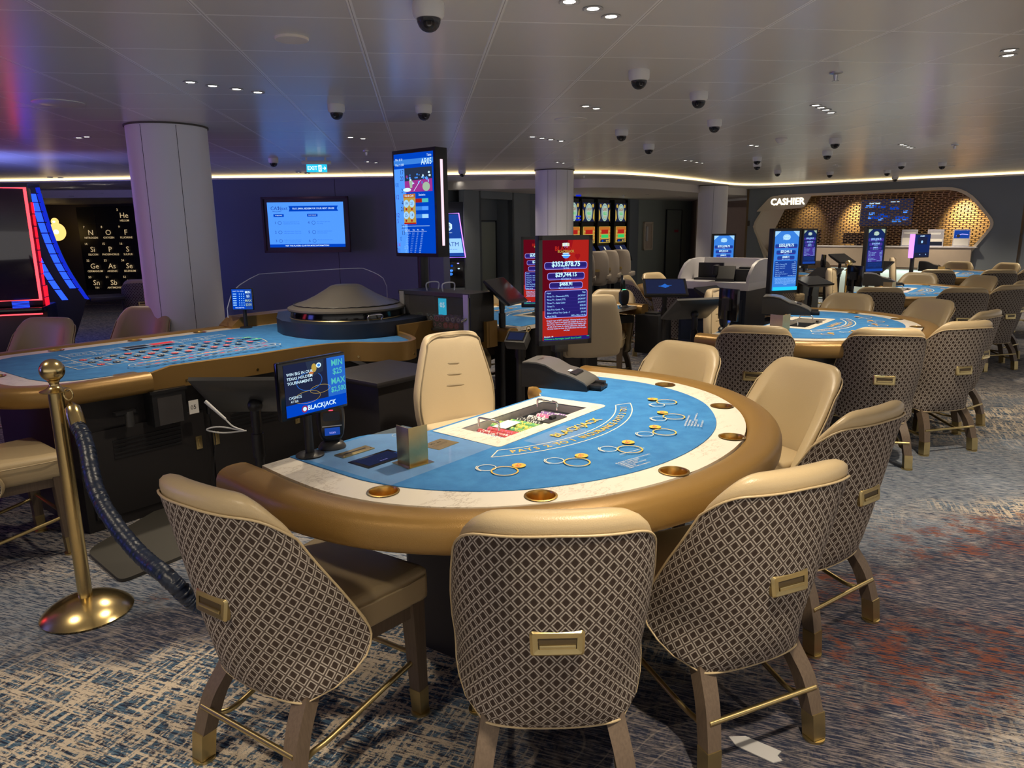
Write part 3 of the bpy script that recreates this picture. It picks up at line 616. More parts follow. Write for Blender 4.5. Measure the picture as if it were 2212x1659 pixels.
ROWS = [([(1230, 3), (1281, 18), (1320, 35)], 'recessed downlight in the trio at the top edge'), ([(411, 177), (459, 185), (511, 192), (557, 199)], 'recessed downlight in the row of four above the big white column'),
        ([(2181, 108), (2178, 119)], 'recessed downlight in the pair at the far right edge'), ([(1762, 227), (1773, 232), (1784, 237), (1795, 243)], 'recessed downlight in the row of four ahead of the cashier'), ([(1265, 229), (1288, 234)], 'recessed downlight in the pair above the red screen'),
        ([(1150, 295), (1171, 298), (1190, 301), (1212, 304)], 'recessed downlight in the row of four above the second column'), ([(757, 296), (784, 299)], 'recessed downlight in the pair left of the tower sign'), ([(170, 297), (187, 295)], 'recessed downlight in the pair left of the big column'),
        ([(1480, 346), (1493, 347), (1505, 350), (1517, 352)], 'recessed downlight in the row of four before the third column'), ([(1948, 312), (1955, 314), (1962, 317), (1969, 319)], 'recessed downlight in the row of four above the right lattice end'), ([(1623, 313), (1635, 315)], 'recessed downlight in the pair above the podium'),
        ([(1204, 350), (1217, 352)], 'recessed downlight in the pair on top of the second column'), ([(645, 372), (664, 374)], 'recessed downlight in the pair before the blue wall cove'), ([(1805, 356), (1812, 358)], 'recessed downlight in the distant pair before the cashier cove'), ([(794, 349), (812, 351)], 'recessed downlight in the pair beside the exit sign'),
        ([(2047, 356), (2056, 358)], 'recessed downlight in the distant pair at the right'), ([(108, 383), (131, 384)], 'recessed downlight in the pair at the left cove')]
for pts, lb in ROWS:
    for i, (u, v) in enumerate(pts): downlight(u, v, ORD[i]+' '+lb, lb.replace('recessed downlight in', 'downlights in'))
for (u, v, z, lb) in [(990, 391, UP+.005, 'downlight on the soffit above the cash machine'), (1086, 384, UP+.005, 'downlight on the soffit above the niche door'), (1318, 416, LOW, 'downlight on the low soffit above the slot bank'), (1398, 420, LOW, 'downlight on the low soffit above the wall niche'), (1470, 424, LOW, 'downlight on the low soffit above the hidden door'), (154, 423, LOW, 'left downlight on the low soffit by the element display'), (218, 417, LOW, 'right downlight on the low soffit by the element display')]: downlight(u, v, lb, None, z)['group'] = 'soffit downlights'
# round access discs and loudspeakers, sprinklers, detector
for (u, v, r, lb) in [(630, 82, .075, 'round white ceiling cover plate right of the row of four lights'), (126, 222, .155, 'large flat round ceiling speaker lit blue at the left'), (1233, 258, .13, 'faint round ceiling speaker above the second column')]:
    o = obj('ceiling_disc', G().lathe([(0, 0), (r, 0), (r, -.004), (r*.96, -.010 if r < .1 else -.005), (0, -.011 if r < .1 else -.005)], seg=48), 'soffit' if r < .1 else 'ceiling_tile'); o.location = ceilp(u, v); tag(o, lb, 'ceiling speaker' if r > .1 else 'cover plate')
s0_ = None
for (u, v, z, lb) in [(1806, 156, CEIL, 'ceiling sprinkler head nearest, right of the dome cameras'), (2063, 312, CEIL, 'ceiling sprinkler head near the right edge'), (791, 326, CEIL, 'ceiling sprinkler head left of the tower sign'), (1261, 378, UP+.005, 'sprinkler head on the soffit right of the second column'), (1111, 389, UP+.005, 'sprinkler head on the soffit above the dark niche'), (1347, 422, LOW, 'sprinkler head on the low soffit over the slot bank')]:
    loc = ceilp(u, v, z)
    if s0_ is None:
        s0_ = t = thing('sprinkler', lb, 'sprinkler', loc, 0, 'ceiling sprinklers'); obj('escutcheon', G().lathe([(0, 0), (.036, 0), (.036, -.008), (.012, -.014), (0, -.014)], seg=20), 'steel', t)
        obj('head', G().cyl((0, 0, -.01), (0, 0, -.045), .009, .006).box(-.013, -.009, -.003, .003, -.04, -.012).box(.009, .013, -.003, .003, -.04, -.012).lathe([(0, -.045), (.018, -.046), (.018, -.048), (0, -.048)], seg=12), 'steel', t)
    else: dup(s0_, loc, 0, lb)
o = obj('smoke_detector', G().lathe([(0, 0), (.055, 0), (.057, -.01), (.045, -.03), (.03, -.045), (0, -.047)], seg=28), 'white_plastic'); o.location = ceilp(1688, 299); tag(o, 'white smoke detector on the ceiling before the cashier', 'smoke detector')
# ---------------------------------------------------------------- lights of the room
def spot(p, e, col=(1, .86, .66), size=115, soft=.05, blend=.5, aim=None):
    l = bpy.data.lights.new('spot_beam', 'SPOT'); l.energy = e; l.color = col; l.spot_size = R(size); l.spot_blend = blend; l.shadow_soft_size = soft
    o = bpy.data.objects.new('spot_beam', l); C.objects.link(o); o.location = p
    if aim is not None: o.rotation_euler = (Vector(aim)-Vector(p)).to_track_quat('-Z', 'Y').to_euler()
    return o
# ================================================================ casino chair (faces +Y, origin on the floor)
def lerp(tab, z):
    for (a, b), (c, d) in zip(tab, tab[1:]):
        if z <= c: t = (z-a)/(c-a); t = max(0, min(1, t)); t2 = t; return b+(d-b)*t2
    return tab[-1][1]
WZ = [(.275, .165), (.29, .203), (.32, .234), (.36, .247), (.42, .250), (.50, .253), (.60, .251), (.70, .243), (.80, .230), (.86, .222), (.885, .215)]
EZ = [(.275, .02), (.29, .08), (.32, .17), (.36, .245), (.40, .282), (.44, .282), (.52, .245), (.60, .205), (.70, .150), (.80, .105), (.86, .085), (.885, .075)]
YZ = [(.275, -.205), (.31, -.235), (.37, -.258), (.45, -.278), (.60, -.302), (.75, -.323), (.885, -.345)]
ZB, ZT = .278, .885
def ztop(s): return ZT-.085*(max(0, abs(s)-.45)/.55)**2.4
def shellpt(s, t, off=0., zt=None):
    """point of the outer shell: s across (-1..1), t from bottom (0) to top (1)"""
    z = ZB+((zt or ztop(s))-ZB)*t
    th = s*PI/2; w = lerp(WZ, z)+off; e = lerp(EZ, z); y = lerp(YZ, z)-off
    sn, cs = math.sin(th), math.cos(th)
    x = w*math.copysign(abs(sn)**.88, sn); d = 1-abs(cs)**1.12
    return Vector((x, y+(e+off)*d, z))
def chair_parts(t, leath='leather', fab='fabric', lite=False):
    NS, NZ = (14, 13) if not lite else (10, 9)
    TH = .064
    # leather backrest: closed solid between outer and inner sheets
    g = G(); outer = []; inner = []
    for j in range(NZ+1):
        tt = j/NZ; ro, ri = [], []
        for i in range(NS+1):
            s = -1+2*i/NS; p = shellpt(s, tt)
            q = shellpt(s*.94, tt, -TH*min(1, .5+1.0*tt)); q.z = p.z; q.y += .010; ro.append(p); ri.append(q)
        outer.append(ro); inner.append(ri)
    V_ = lambda grid: [[g.b.verts.new(p) for p in r] for r in grid]
    A, B = V_(outer), V_(inner)
    for j in range(NZ):
        for i in range(NS): g.face([A[j][i+1], A[j][i], A[j+1][i], A[j+1][i+1]]); g.face([B[j][i], B[j][i+1], B[j+1][i+1], B[j+1][i]])
    # rolled top and side edges
    def edge(a, b, lift):
        m = [g.b.verts.new((p.co+q.co)/2+l) for p, q, l in zip(a, b, lift)]
        for k in range(len(a)-1): g.face([a[k], a[k+1], m[k+1], m[k]]); g.face([m[k], m[k+1], b[k+1], b[k]])
        return m
    mt = edge(A[NZ], B[NZ], [Vector((0, 0, .016))]*(NS+1)); mb = edge(A[0], B[0], [Vector((0, 0, -.004))]*(NS+1))
    ml = edge([r[0] for r in A], [r[0] for r in B], [Vector((0, .010, 0))]*(NZ+1)); mr = edge([r[-1] for r in A], [r[-1] for r in B], [Vector((0, .010, 0))]*(NZ+1))
    for a, b, m1, m2 in ((A[NZ][0], B[NZ][0], mt[0], ml[-1]), (A[NZ][-1], B[NZ][-1], mt[-1], mr[-1]), (A[0][0], B[0][0], mb[0], ml[0]), (A[0][-1], B[0][-1], mb[-1], mr[0])):
        g.face([a, m1, m2]); g.face([b, m2, m1])
    obj('backrest', g, leath, t, 180, sub=1)
    # woven outer cover with pattern coordinates in metres
    g = G(); uvl = g.b.loops.layers.uv.new('UVMap'); NS2, NZ2 = (26, 18) if not lite else (16, 12); vs = []; uvs = {}
    for j in range(NZ2+1):
        r = []; acc = 0; row = []
        for i in range(NS2+1):
            s = (-1+2*i/NS2)*.95; p = shellpt(s, j/NZ2, .005, ztop(s)-.034-.012*abs(s)); row.append(p)
        L = [0]
        for a, b in zip(row, row[1:]): L.append(L[-1]+(b-a).length)
        for p, l in zip(row, L):
            v = g.b.verts.new(p); uvs[v] = (l-L[NS2//2], p.z*1.02); r.append(v)
        vs.append(r)
    for j in range(NZ2):
        for i in range(NS2):
            fc = g.face([vs[j][i+1], vs[j][i], vs[j+1][i], vs[j+1][i+1]])
            for lp in fc.loops: lp[uvl].uv = uvs[lp.vert]
    bnd = [v.co.copy() for v in vs[-1]]+[r[-1].co.copy() for r in reversed(vs)][1:]+[v.co.copy() for v in reversed(vs[0])][1:]+[r[0].co.copy() for r in vs][1:-1]
    obj('woven_cover', g, fab, t, 180)
    obj('piping', G().sweep(bnd, .0035, 6, closed=True), leath, t, 180)
    # seat cushion, crowned box
    g = G(); g.box(-.235, .235, -.20, .275, .385, .495, bev=.028, seg=3)
    for v in g.b.verts:
        if v.co.y < 0: v.co.x *= .74
    for v in g.b.verts:
        if v.co.z > .47: v.co.z += .010*(1-(v.co.x/.235)**2)
    obj('seat_cushion', g, leath, t, 60)
    obj('seat_welt', G().sweep([(x, y, .474) for x, y in [(-.19, -.14), (-.238, .18), (-.238, .245), (-.22, .268), (.22, .268), (.238, .245), (.238, .18), (.19, -.14)]], .003, 6), leath, t, 180)
    g = G(); g.box(-.15, .15, -.19, -.165, .345, .405).box(-.215, .215, .225, .25, .345, .405).rings([[Vector((sx*x, y, z)) for x, z in ((a, .345), (a+.022, .345), (a+.022, .405), (a, .405))] for a, y, sx in ((.135, -.19, 1), (.197, .25, 1))]).rings([[Vector((sx*x, y, z)) for x, z in ((a, .345), (a+.022, .345), (a+.022, .405), (a, .405))] for a, y, sx in ((.135, -.19, -1), (.197, .25, -1))]); obj('seat_rail', g, 'leg_wood', t)
    for sx in (-1, 1):
        # straight tapered front leg
        g = G(); q = lambda x, y, z, w: [Vector((x+a*w, y+b*w, z)) for a, b in ((-1, -1), (1, -1), (1, 1), (-1, 1))]
        g.rings([q(sx*.200, .228, .40, .026), q(sx*.206, .236, .09, .020)]); lg = obj('leg', g, 'leg_wood', t)
        g = G(); g.rings([q(sx*.206, .236, .09, .0215), q(sx*.207, .238, .010, .019)]); g.lathe([(.0, 0), (.030, 0), (.030, .008), (0, .010)], (sx*.207, .238, 0), 20); obj('brass_shoe', g, 'brass_brushed', lg)
        # sabre rear leg
        g = G(); P = crom([(sx*.146, -.115, .40), (sx*.155, -.150, .30), (sx*.176, -.212, .20), (sx*.190, -.246, .09)], 4)
        g.rings([q(p.x, p.y, p.z, .028-.006*(i/len(P))) for i, p in enumerate(P)]); lg = obj('leg', g, 'leg_wood', t, 50)
        g = G(); g.rings([q(sx*.192, -.248, .092, .0235), q(sx*.195, -.256, .010, .023)]); g.lathe([(.0, 0), (.032, 0), (.032, .008), (0, .010)], (sx*.195, -.256, 0), 20); obj('brass_shoe', g, 'brass_brushed', lg)
        obj('stretcher', G().sweep(crom([(sx*.198, .222, .185), (sx*.19, .12, .165), (sx*.178, -.10, .125), (sx*.172, -.165, .118), (sx*.182, -.20, .12), (sx*.196, -.24, .125)], 4), .0085, 10), 'brass_brushed', t, 60)
    obj('stretcher', G().cyl((-.195, -.245, .165), (.195, -.245, .165), .0085, seg=10), 'brass_brushed', t, 60); obj('stretcher', G().cyl((-.20, .232, .205), (.20, .232, .205), .0085, seg=10), 'brass_brushed', t, 60)
    # brass pull let into the back
    hz = .572; hy = lerp(YZ, hz)-.006
    M = Matrix.Translation((0, hy-.001, hz)) @ Matrix.Rotation(R(-7), 4, 'X') @ UPR
    def rr_(w, h, r, z, bow=.0): return [Vector((x, y, z-bow*(x/w)**2)) for x, y in rnd([(-w, -h), (w, -h), (w*1.04, h), (-w*1.04, h)], r, 3)]
    g = G(); g.rings([rr_(.062, .030, .008, -.004, .006), rr_(.062, .030, .008, .006, .006), rr_(.056, .025, .006, .012, .006), rr_(.044, .013, .002, .010, .004), rr_(.044, .013, .002, -.012, .0)], cap=False)
    hd = obj('handle', g, 'brass_brushed', t, 35, M=M)
    g = G(); g.rings([rr_(.043, .0125, .002, .002), rr_(.043, .0125, .002, .004)]); obj('recess', g, 'engrave', hd, M=M)
    g = G(); g.box(-.042, .042, -.0125, -.003, .003, .009, bev=.002)
    obj('grip', g, 'brass_brushed', hd, M=M)
chair0 = None
def chair(x, y, face, label, group):
    """face = world heading in degrees (0 = +x) the sitter looks along"""
    global chair0
    rz = R(face-90)
    if chair0 is None:
        chair0 = thing('casino_chair', label, 'chair', (x, y, 0), rz, group); chair_parts(chair0); return chair0
    return dup(chair0, (x, y, 0), rz, label, group)
# ================================================================ slot bank chairs (plain moulded backs)
bchair0 = None
def bchair(x, y, face, label, group):
    global bchair0
    if bchair0 is None:
        t = bchair0 = thing('slot_chair', label, 'chair', (x, y, 0), R(face-90), group)
        g = G(); rs = []
        for z in (.38, .45, .60, .80, .95, 1.03, 1.06):
            w = lerp([(.38, .17), (.6, .235), (.95, .215), (1.06, .15)], z); rs.append([Vector((a*w, -.20-.06*(z-.4)+b, z)) for a, b in ((-1, .06), (-.8, -.0), (-.4, -.035), (.4, -.035), (.8, -.0), (1, .06), (.9, .09), (.4, .03), (-.4, .03), (-.9, .09))])
        obj('backrest', g.rings(rs), 'bank_leather', t, 180, sub=1); obj('seat_cushion', G().box(-.23, .23, -.2, .25, .50, .60, bev=.03, seg=3), 'bank_leather', t)
        obj('pedestal', G().cyl((0, 0, .02), (0, 0, .50), .035).lathe([(0, 0), (.24, 0), (.22, .02), (.04, .05), (0, .05)]), 'charcoal', t)
        obj('handle', G().box(-.05, .05, -.275, -.25, .66, .71, bev=.008), 'brass_brushed', t); return t
    return dup(bchair0, (x, y, 0), R(face-90), label, group)
# ================================================================ dealer chair
dch0 = None
def dealer_chair(x, y, face, label):
    global dch0
    if dch0 is not None: return dup(dch0, (x, y, 0), R(face-90), label)
    t = dch0 = thing('dealer_chair', label, 'chair', (x, y, 0), R(face-90), 'cream dealer chairs')
    def wz(z): return lerp([(.50, .212), (.62, .236), (.72, .232), (.84, .200), (.94, .168), (.985, .150), (1.0, .120)], z)
    rs = []
    for z in [.50, .54, .60, .66, .72, .78, .84, .90, .95, .985, 1.0]:
        w = wz(z); yb = -.235-.10*(z-.5); th = .036 if z < .98 else .022
        rs.append([Vector((a*w, yb+b*th+(.012 if b > 0 else -.004)*0+.035*abs(a)**3*(1 if b > 0 else .6), z)) for a, b in ((-1, -.3), (-.9, -1), (-.4, -1.15), (.4, -1.15), (.9, -1), (1, -.3), (1, .4), (.88, 1), (.4, .95), (0, .9), (-.4, .95), (-.88, 1), (-1, .4))])
    bk = obj('backrest', G().rings(rs), 'leather_cream', t, 180, sub=2)
    def frontp(x, z): w = wz(z); return Vector((x, -.235-.10*(z-.5)+.9*.036+.030*abs(x/w)**3+.001, z))
    bd = [frontp(-wz(z)*.91, z) for z in (.52, .62, .72, .84, .93, .965)]+[frontp(x, .985) for x in (-.08, 0, .08)]+[frontp(wz(z)*.91, z) for z in (.965, .93, .84, .72, .62, .52)]
    obj('piping', G().sweep(crom(bd, 4), .0035, 6), 'seam', bk, 180)
    g = G()
    for z, w in ((.845, .045), (.79, .058), (.735, .075)): g.sweep([frontp(x, z+.004*(x/w))+Vector((0, -.0035, 0)) for x in (-w, -w*.5, 0, w*.5, w)], [.003, .007, .007, .007, .003], 8)
    obj('tuck_slot', g, 'seam', bk, 180)
    g = G(); g.box(-.225, .225, -.20, .24, .50, .575, bev=.03, seg=3); obj('seat_cushion', g, 'leather_cream', t, 60)
    g = G(); g.cyl((0, 0, .06), (0, 0, .50), .03)
    for k in range(5): a = 2*PI*k/5; g.rings([[Vector((r*math.cos(a)-w*math.sin(a), r*math.sin(a)+w*math.cos(a), z)) for w, z in ((-.018, h0), (.018, h0), (.018, h1), (-.018, h1))] for r, h0, h1 in ((.02, .05, .09), (.26, .045, .065))])
    obj('pedestal', g, 'charcoal', t)
    for k in range(5): a = 2*PI*k/5; obj('caster', G().cyl((.255*math.cos(a)-.012*math.sin(a), .255*math.sin(a)+.012*math.cos(a), .026), (.255*math.cos(a)+.012*math.sin(a), .255*math.sin(a)-.012*math.cos(a), .026), .026), 'black', t)
    return t
# ================================================================ blackjack table; local x along the dealer side, -y towards the players
A0 = R(44.6)
MT = {1: (.149, 2.909), 2: (2.62, 5.35), 3: (5.09, 7.79), 4: (7.56, 10.23), 5: (1.33, 5.92), 6: (3.80, 8.36), 7: (6.27, 10.80)}
def sym(h): return [(-x, -y) for x, y in h]+[(x, -y) for x, y in reversed(h[:-1])]
IN_ = sym([(.945, .0), (.965, .20), (.965, .38), (.92, .57), (.81, .76), (.64, .92), (.44, 1.035), (.22, 1.105), (0, 1.125)])
FE_ = sym([(.842, .0), (.848, .22), (.842, .40), (.785, .58), (.68, .74), (.55, .85), (.38, .945), (.20, 1.0), (0, 1.018)])
IN_ = [(p.x, p.y) for p in crom(IN_, 4)]; FE_ = [(p.x, p.y) for p in crom(FE_, 4)]
def rev(l): return list(reversed(l))
BACK = [(.485, .0), (.462, -.03), (.39, -.11), (.32, -.165), (-.33, -.17), (-.44, -.085), (-.52, -.01), (-.56, .0)]
CUPS = [(-.873, -.487), (-.633, -.863), (-.228, -1.066), (.228, -1.066), (.633, -.863), (.873, -.487)]
TZ = .775
TRAY = [(-.262, -.228), (.262, -.228), (.275, -.435), (-.275, -.435)]
LOGO = [(-.474, .663), (-.277, .766), (-.059, .814), (.167, .799), (.372, .726), (.551, .59)]
def blackjack(n, label, full=True):
    t = thing('blackjack_table', label, 'gaming table', (*MT[n], 0), A0 if n < 5 else A0+PI, 'blackjack tables')
    outer = IN_+BACK
    plate('marble_border', outer, [circ(x, y, .043) for x, y in CUPS]+[TRAY], TZ-.03, TZ, 'marble', t)
    fb = [(-.842, .0)] ; felt = FE_+[(.485, .0), (.462, -.03), (.39, -.11), (.355, -.15), (-.365, -.15), (-.44, -.085), (-.52, -.01), (-.56, .0)]
    plate('felt_top', felt, [TRAY], TZ+.0003, TZ+.0028, 'felt', t)
    sur = rnd([(-.35, -.168), (.33, -.165), (.36, -.485), (-.36, -.49)], [.002, .002, .035, .02], 4)
    plate('tray_surround', sur, [TRAY], TZ+.0003, TZ+.0045, 'marble', t)
    # padded armrest: fat oval sweep
    path = [Vector((x, y)) for x, y in IN_]; path[0].y += .05; path[-1].y += .05
    def nrm(i): a = path[max(i-1, 0)]; b = path[min(i+1, len(path)-1)]; d = (b-a).normalized(); return Vector((-d.y, d.x))
    s = 1 if nrm(len(path)//2).y < 0 else -1
    pts = []
    for i, p in enumerate(path): q = p+nrm(i)*s*.063; pts.append((q.x, q.y, TZ-.042))
    def sh(w): c, q = math.cos(w), math.sin(w); return (.064*math.copysign(abs(c)**.75, c), .054*math.copysign(abs(q)**.70, q))
    obj('padded_rail', G().sweep(pts, 1., 24, shape=sh), 'gold_leather', t, 60)
    # slim trim along the dealer side, armrest horn on the right
    g = G(); bp = crom([(.462, -.015), (.452, -.06), (.39, -.125), (.32, -.158), (0, -.160), (-.33, -.162), (-.44, -.080), (-.53, .006)], 5)
    def rad(i): return .034 if i < 8 else max(.011, .034-.0035*(i-8))
    g.sweep([(p.x, p.y+rad(i)*.3, TZ-.012-rad(i)*.4) for i, p in enumerate(bp)], [rad(i) for i in range(len(bp))], 14, shape=lambda w: (.55*math.cos(w), math.sin(w))); obj('dealer_trim', g, 'gold_leather', t, 60)
    body = [(x*.62, y*.55-.12) for x, y in IN_]
    obj('pedestal', G().prism(rnd([(-.50, -.12), (.50, -.12), (.46, -.62), (-.46, -.62)], .08, 4), .0, .70), 'black_wood', t)
    obj('underframe', G().prism([(x*.95, y*.95) for x, y in IN_]+[(.46, -.2), (-.46, -.2)], .62, .688), 'black', t)
    for x, y in CUPS:
        g = G(); M_ = 20
        g.lathe([(.047, .003), (.041, .004), (.039, .0), (.038, -.060), (0, -.062)], seg=28, cap=False); obj('cup_holder', g, 'brass_cup', t, 40, M=Matrix.Translation((x, y, TZ)))
    # chip tray
    g = G(); g.box(-.262, .262, -.425, -.228, TZ-.085, TZ-.08).box(-.285, -.275, -.44, -.22, TZ-.08, TZ-.03).box(.275, .285, -.44, -.22, TZ-.08, TZ-.03).box(-.28, .28, -.445, -.436, TZ-.08, TZ-.03).box(-.28, .28, -.226, -.216, TZ-.08, TZ-.03)
    tr = obj('chip_tray', g, 'charcoal', t)
    g = G(); g.prism([(x*.985, y*.99-.003) for x, y in TRAY], TZ+.001, TZ+.004); obj('tray_lid', g, 'acrylic', tr)
    for x in (-.20, .17):
        obj('lid_handle', G().sweep(crom([(x, -.26, TZ+.004), (x, -.262, TZ+.030), (x, -.275, TZ+.037), (x, -.345, TZ+.037), (x, -.358, TZ+.030), (x, -.36, TZ+.004)], 4), .0042, 10), 'chrome', tr, 60)
    obj('lock_plate', G().box(-.02, .10, -.455, -.415, TZ+.004, TZ+.009).box(.02, .05, -.44, -.425, TZ+.009, TZ+.022), 'charcoal', tr)
    # printed layout
    f = F(.00012); Z0 = Matrix.Translation((0, 0, TZ+.0029)); gold, cr = 'felt_print_gold', 'felt_print_cream'
    RO, RI, cy = .745, .68, .055
    def arcp(r, x): return (x, cy-math.sqrt(r*r-x*x))
    oc = [arcp(RO, -.455+.91*i/36) for i in range(37)]; ic = [arcp(RI, -.385+.77*i/36) for i in range(37)]
    f.line(cr, oc+[(.385, ic[-1][1])]+rev(ic)+[(-.455, oc[0][1])], .004 if full else .007)
    def arctext(s, a0, size, r):
        widths = {'I': .30, '1': .6, ' ': .35, 'M': .85, 'N': .78}
        tot = sum(widths.get(c, .68) for c in s)*size; a = a0-tot/2/r
        for c in s:
            w = widths.get(c, .68)*size
            if c != ' ': f.text(gold, c, r*math.sin(a+w/2/r), cy-r*math.cos(a+w/2/r), size, 1., a+w/2/r, .012)
            a += w/r
    arctext('PAYS 2 TO 1', -.37, .042, .7125); arctext('INSURANCE', .03, .042, .7125); arctext('PAYS 2 TO 1', .385, .038, .7125)
    f.text(gold, 'BLACKJACK', 0, -.568, .056, 1.0, 0, .012)
    for i, ((bx, by), (sx, sy)) in enumerate(zip([(-.54, .66), (-.34, .79), (-.125, .858), (.125, .858), (.34, .79), (.54, .66)], [(-.55, .597), (-.37, .726), (-.165, .80), (.063, .814), (.278, .758), (.471, .653)])):
        f.ring(gold, bx, -by, .043, .005).ring(cr, sx, -sy, .030, .003).ring(cr, sx, -sy, .035, .003, None, 12, 100, 190)
        lx, ly = LOGO[i]; f.disc('felt_print_gold', lx, -ly, .022).text('felt_print_red', 'R7', lx, -ly, .022, 1.2, .3, .02)
    if full:
        for (px, py, rot) in ((-.24, -.90, -.25), (.285, -.885, .33)):
            for r_, s_ in enumerate(['BLAZING 7S PROGRESSIVE PAYOUTS', 'THREE 7S DIAMONDS', 'THREE 7S SUITED', 'THREE 7S SAME COLOR', 'THREE 7S', 'FIRST TWO CARDS 7S']):
                c, q = math.cos(rot), math.sin(rot); dx, dy = 0, -.0115*r_; f.text(cr, s_, px+c*dx-q*dy-.05, py+q*dx+c*dy, .0095, 1, rot, 0, 'LEFT')
            f.text(cr, 'DEALER MUST DRAW TO 16', px+.09, py+.02, .009, 1, rot)
        f.disc('felt_print_cream', -.62, -.03, .0001)
        f.ring(cr, -.47, -.12, .03, .0012, .018)
    f.obj('layout_lettering', t, Z0)
    if full: obj('clear_film', G().box(-.25, .0, -.63, -.51, TZ+.0032, TZ+.0036).box(-.83, -.36, -.47, -.02, TZ+.0032, TZ+.0036), 'film', t)
    # dark skirt pieces under the dealer edge
    obj('dealer_apron', G().box(-.50, .44, -.17, -.15, .45, TZ-.03), 'black', t)
    return t
def on(n, x, y, z=0.):
    """table point: x along, y towards the players"""
    a = A0 if n < 5 else A0+PI; c, s = math.cos(a), math.sin(a); return (MT[n][0]+c*x+s*y, MT[n][1]+s*x-c*y, z)
def hdg(n, lx, ly):
    a = A0 if n < 5 else A0+PI; return math.degrees(a-math.atan2(ly, lx))
# ================================================================ gaming gear
TOP = TZ+.0029
def rod(parent, name, a, b, r, m, seg=14): return obj(name, G().cyl(a, b, r, seg=seg), m, parent)
def limit_display(loc, rz, label, w=.335, h=.215, zc=.14, picture=None, tilt=0.):
    t = thing('limit_display', label, 'display', loc, rz, 'small table limit displays')
    obj('base', G().lathe([(0, 0), (.046, 0), (.046, .005), (.04, .009), (.02, .012), (0, .012)]), 'black', t); rod(t, 'pole', (0, 0, .01), (0, 0, zc), .0145, 'black')
    M = Matrix.Translation((.012 if w > .25 else 0, -.02, zc)) @ Matrix.Rotation(tilt, 4, 'X')
    obj('housing', G().box(-w/2, w/2, -.011, .011, -h/2, h/2, bev=.005), 'black_gloss', t, M=M); obj('bracket', G().box(-.04, .04, .008, .03, -.04, .04), 'black', t, M=M)
    f = F(.0004)
    if picture: picture(f, w, h)
    f.obj('picture', t, M @ Matrix.Translation((0, -.0118, 0)) @ UPR); return t
def pic_bj(f, w, h):
    x0, x1, y0, y1 = -.112, .126, -.083, .083; xm = .052; f.rect('s_navy', x0, x1, y0, y1); f.rect('s_slate', x0, xm, -.045, y1); f.rect('s_royal', x0, x1, y0, -.045); f.rect('s_blue', xm, x1, -.045, y1)
    f.ring('s_gold', -.03, -.03, .05, .0012, .02).ring('s_gold', .02, -.012, .04, .0012, .014).ring('s_blue', -.02, .02, .05, .002, .03)
    f.poly('s_photo', [(-.03, .083), (.04, .083), (.035, .045), (-.02, .03)]); f.disc('s_gold', .0, .06, .010, .014).disc('s_orange', -.012, .045, .009, .006).disc('s_white', .018, .066, .010, .008).disc('s_blue2', .018, .066, .006, .005)
    for i, s in enumerate(['WIN BIG IN OUR', "TEXAS HOLD'EM", 'TOURNAMENTS']): f.text('s_white', s, x0+.006, .052-.014*i, .013, 1, 0, .01, 'LEFT')
    f.text('s_white', 'CASINOS', x0+.008, -.022, .013, .9, 0, 0, 'LEFT').text('s_white', 'AT SEA', x0+.014, -.034, .010, .9, 0, 0, 'LEFT')
    for s, y, z in (('MIN', .064, .028), ('$25', .036, .027), ('MAX', .004, .028), ('$2,500', -.023, .0235)): f.text('s_teal', s, (xm+x1)/2, y, z, .95, 0, .02)
    f.text('s_white', 'BLACKJACK', .018, -.064, .021, 1, 0, .02); f.ring('s_red', -.05, -.064, .011, .003).disc('s_white', -.05, -.064, .007)
def pic_roul(f, w, h):
    f.rect('s_ink', -w*.46, w*.46, -h*.46, h*.46); f.rect('s_royal', -w*.44, w*.16, -h*.44, h*.44)
    f.text('s_white', 'PAYS TO WIN', -w*.15, h*.36, .013)
    for i in range(6):
        f.rect('s_pale', -w*.40, -w*.24, h*(.22-.1*i), h*(.26-.1*i))
        for j in range(3): f.rect('s_pale', -w*.12+w*.1*j, -w*.08+w*.1*j, h*(.22-.1*i), h*(.26-.1*i))
    for s, y, c in (('MIN', .32, 's_white'), ('$3', .14, 's_white'), ('MAX', -.06, 's_mint'), ('$200', -.24, 's_mint')): f.text(c, s, w*.31, h*y, .026, .9, 0, .01)
    f.text('s_white', 'ROULETTE', -w*.1, -h*.38, .014)
def scanner(loc, rz, label):
    t = thing('card_scanner', label, 'scanner', loc, rz, 'table top scanners')
    obj('base', G().lathe([(0, 0), (.046, 0), (.047, .006), (.038, .020), (.020, .030), (0, .032)], M=Matrix.Diagonal((1, .85, 1, 1))), 'charcoal', t)
    rs = []
    for z, w, d in ((.022, .026, .022), (.045, .042, .028), (.09, .048, .030), (.135, .048, .030), (.155, .040, .027), (.165, .022, .018)): rs.append([Vector((w*math.copysign(abs(math.cos(a))**.6, math.cos(a)), d*math.copysign(abs(math.sin(a))**.6, math.sin(a)), z)) for a in [2*PI*k/20 for k in range(20)]])
    obj('housing', G().rings(rs), 'black', t, 180, sub=1)
    f = F(.0005); f.rrect('black_gloss', -.035, .035, -.055, .05, .018).rrect('navy', -.027, .027, .005, .035, .006).rect('steel', -.032, .032, -.014, -.011).rect('s_ink', -.025, .025, -.044, -.018).rect('red_led', -.008, .006, .040, .043); f.text('s_lilac', 'scan', 0, -.034, .012)
    f.obj('window', t, Matrix.Translation((0, -.0335, .098)) @ UPR); obj('status_light', G().box(-.018, .018, -.006, .006, .161, .1665, bev=.003), 'green_led', t); return t
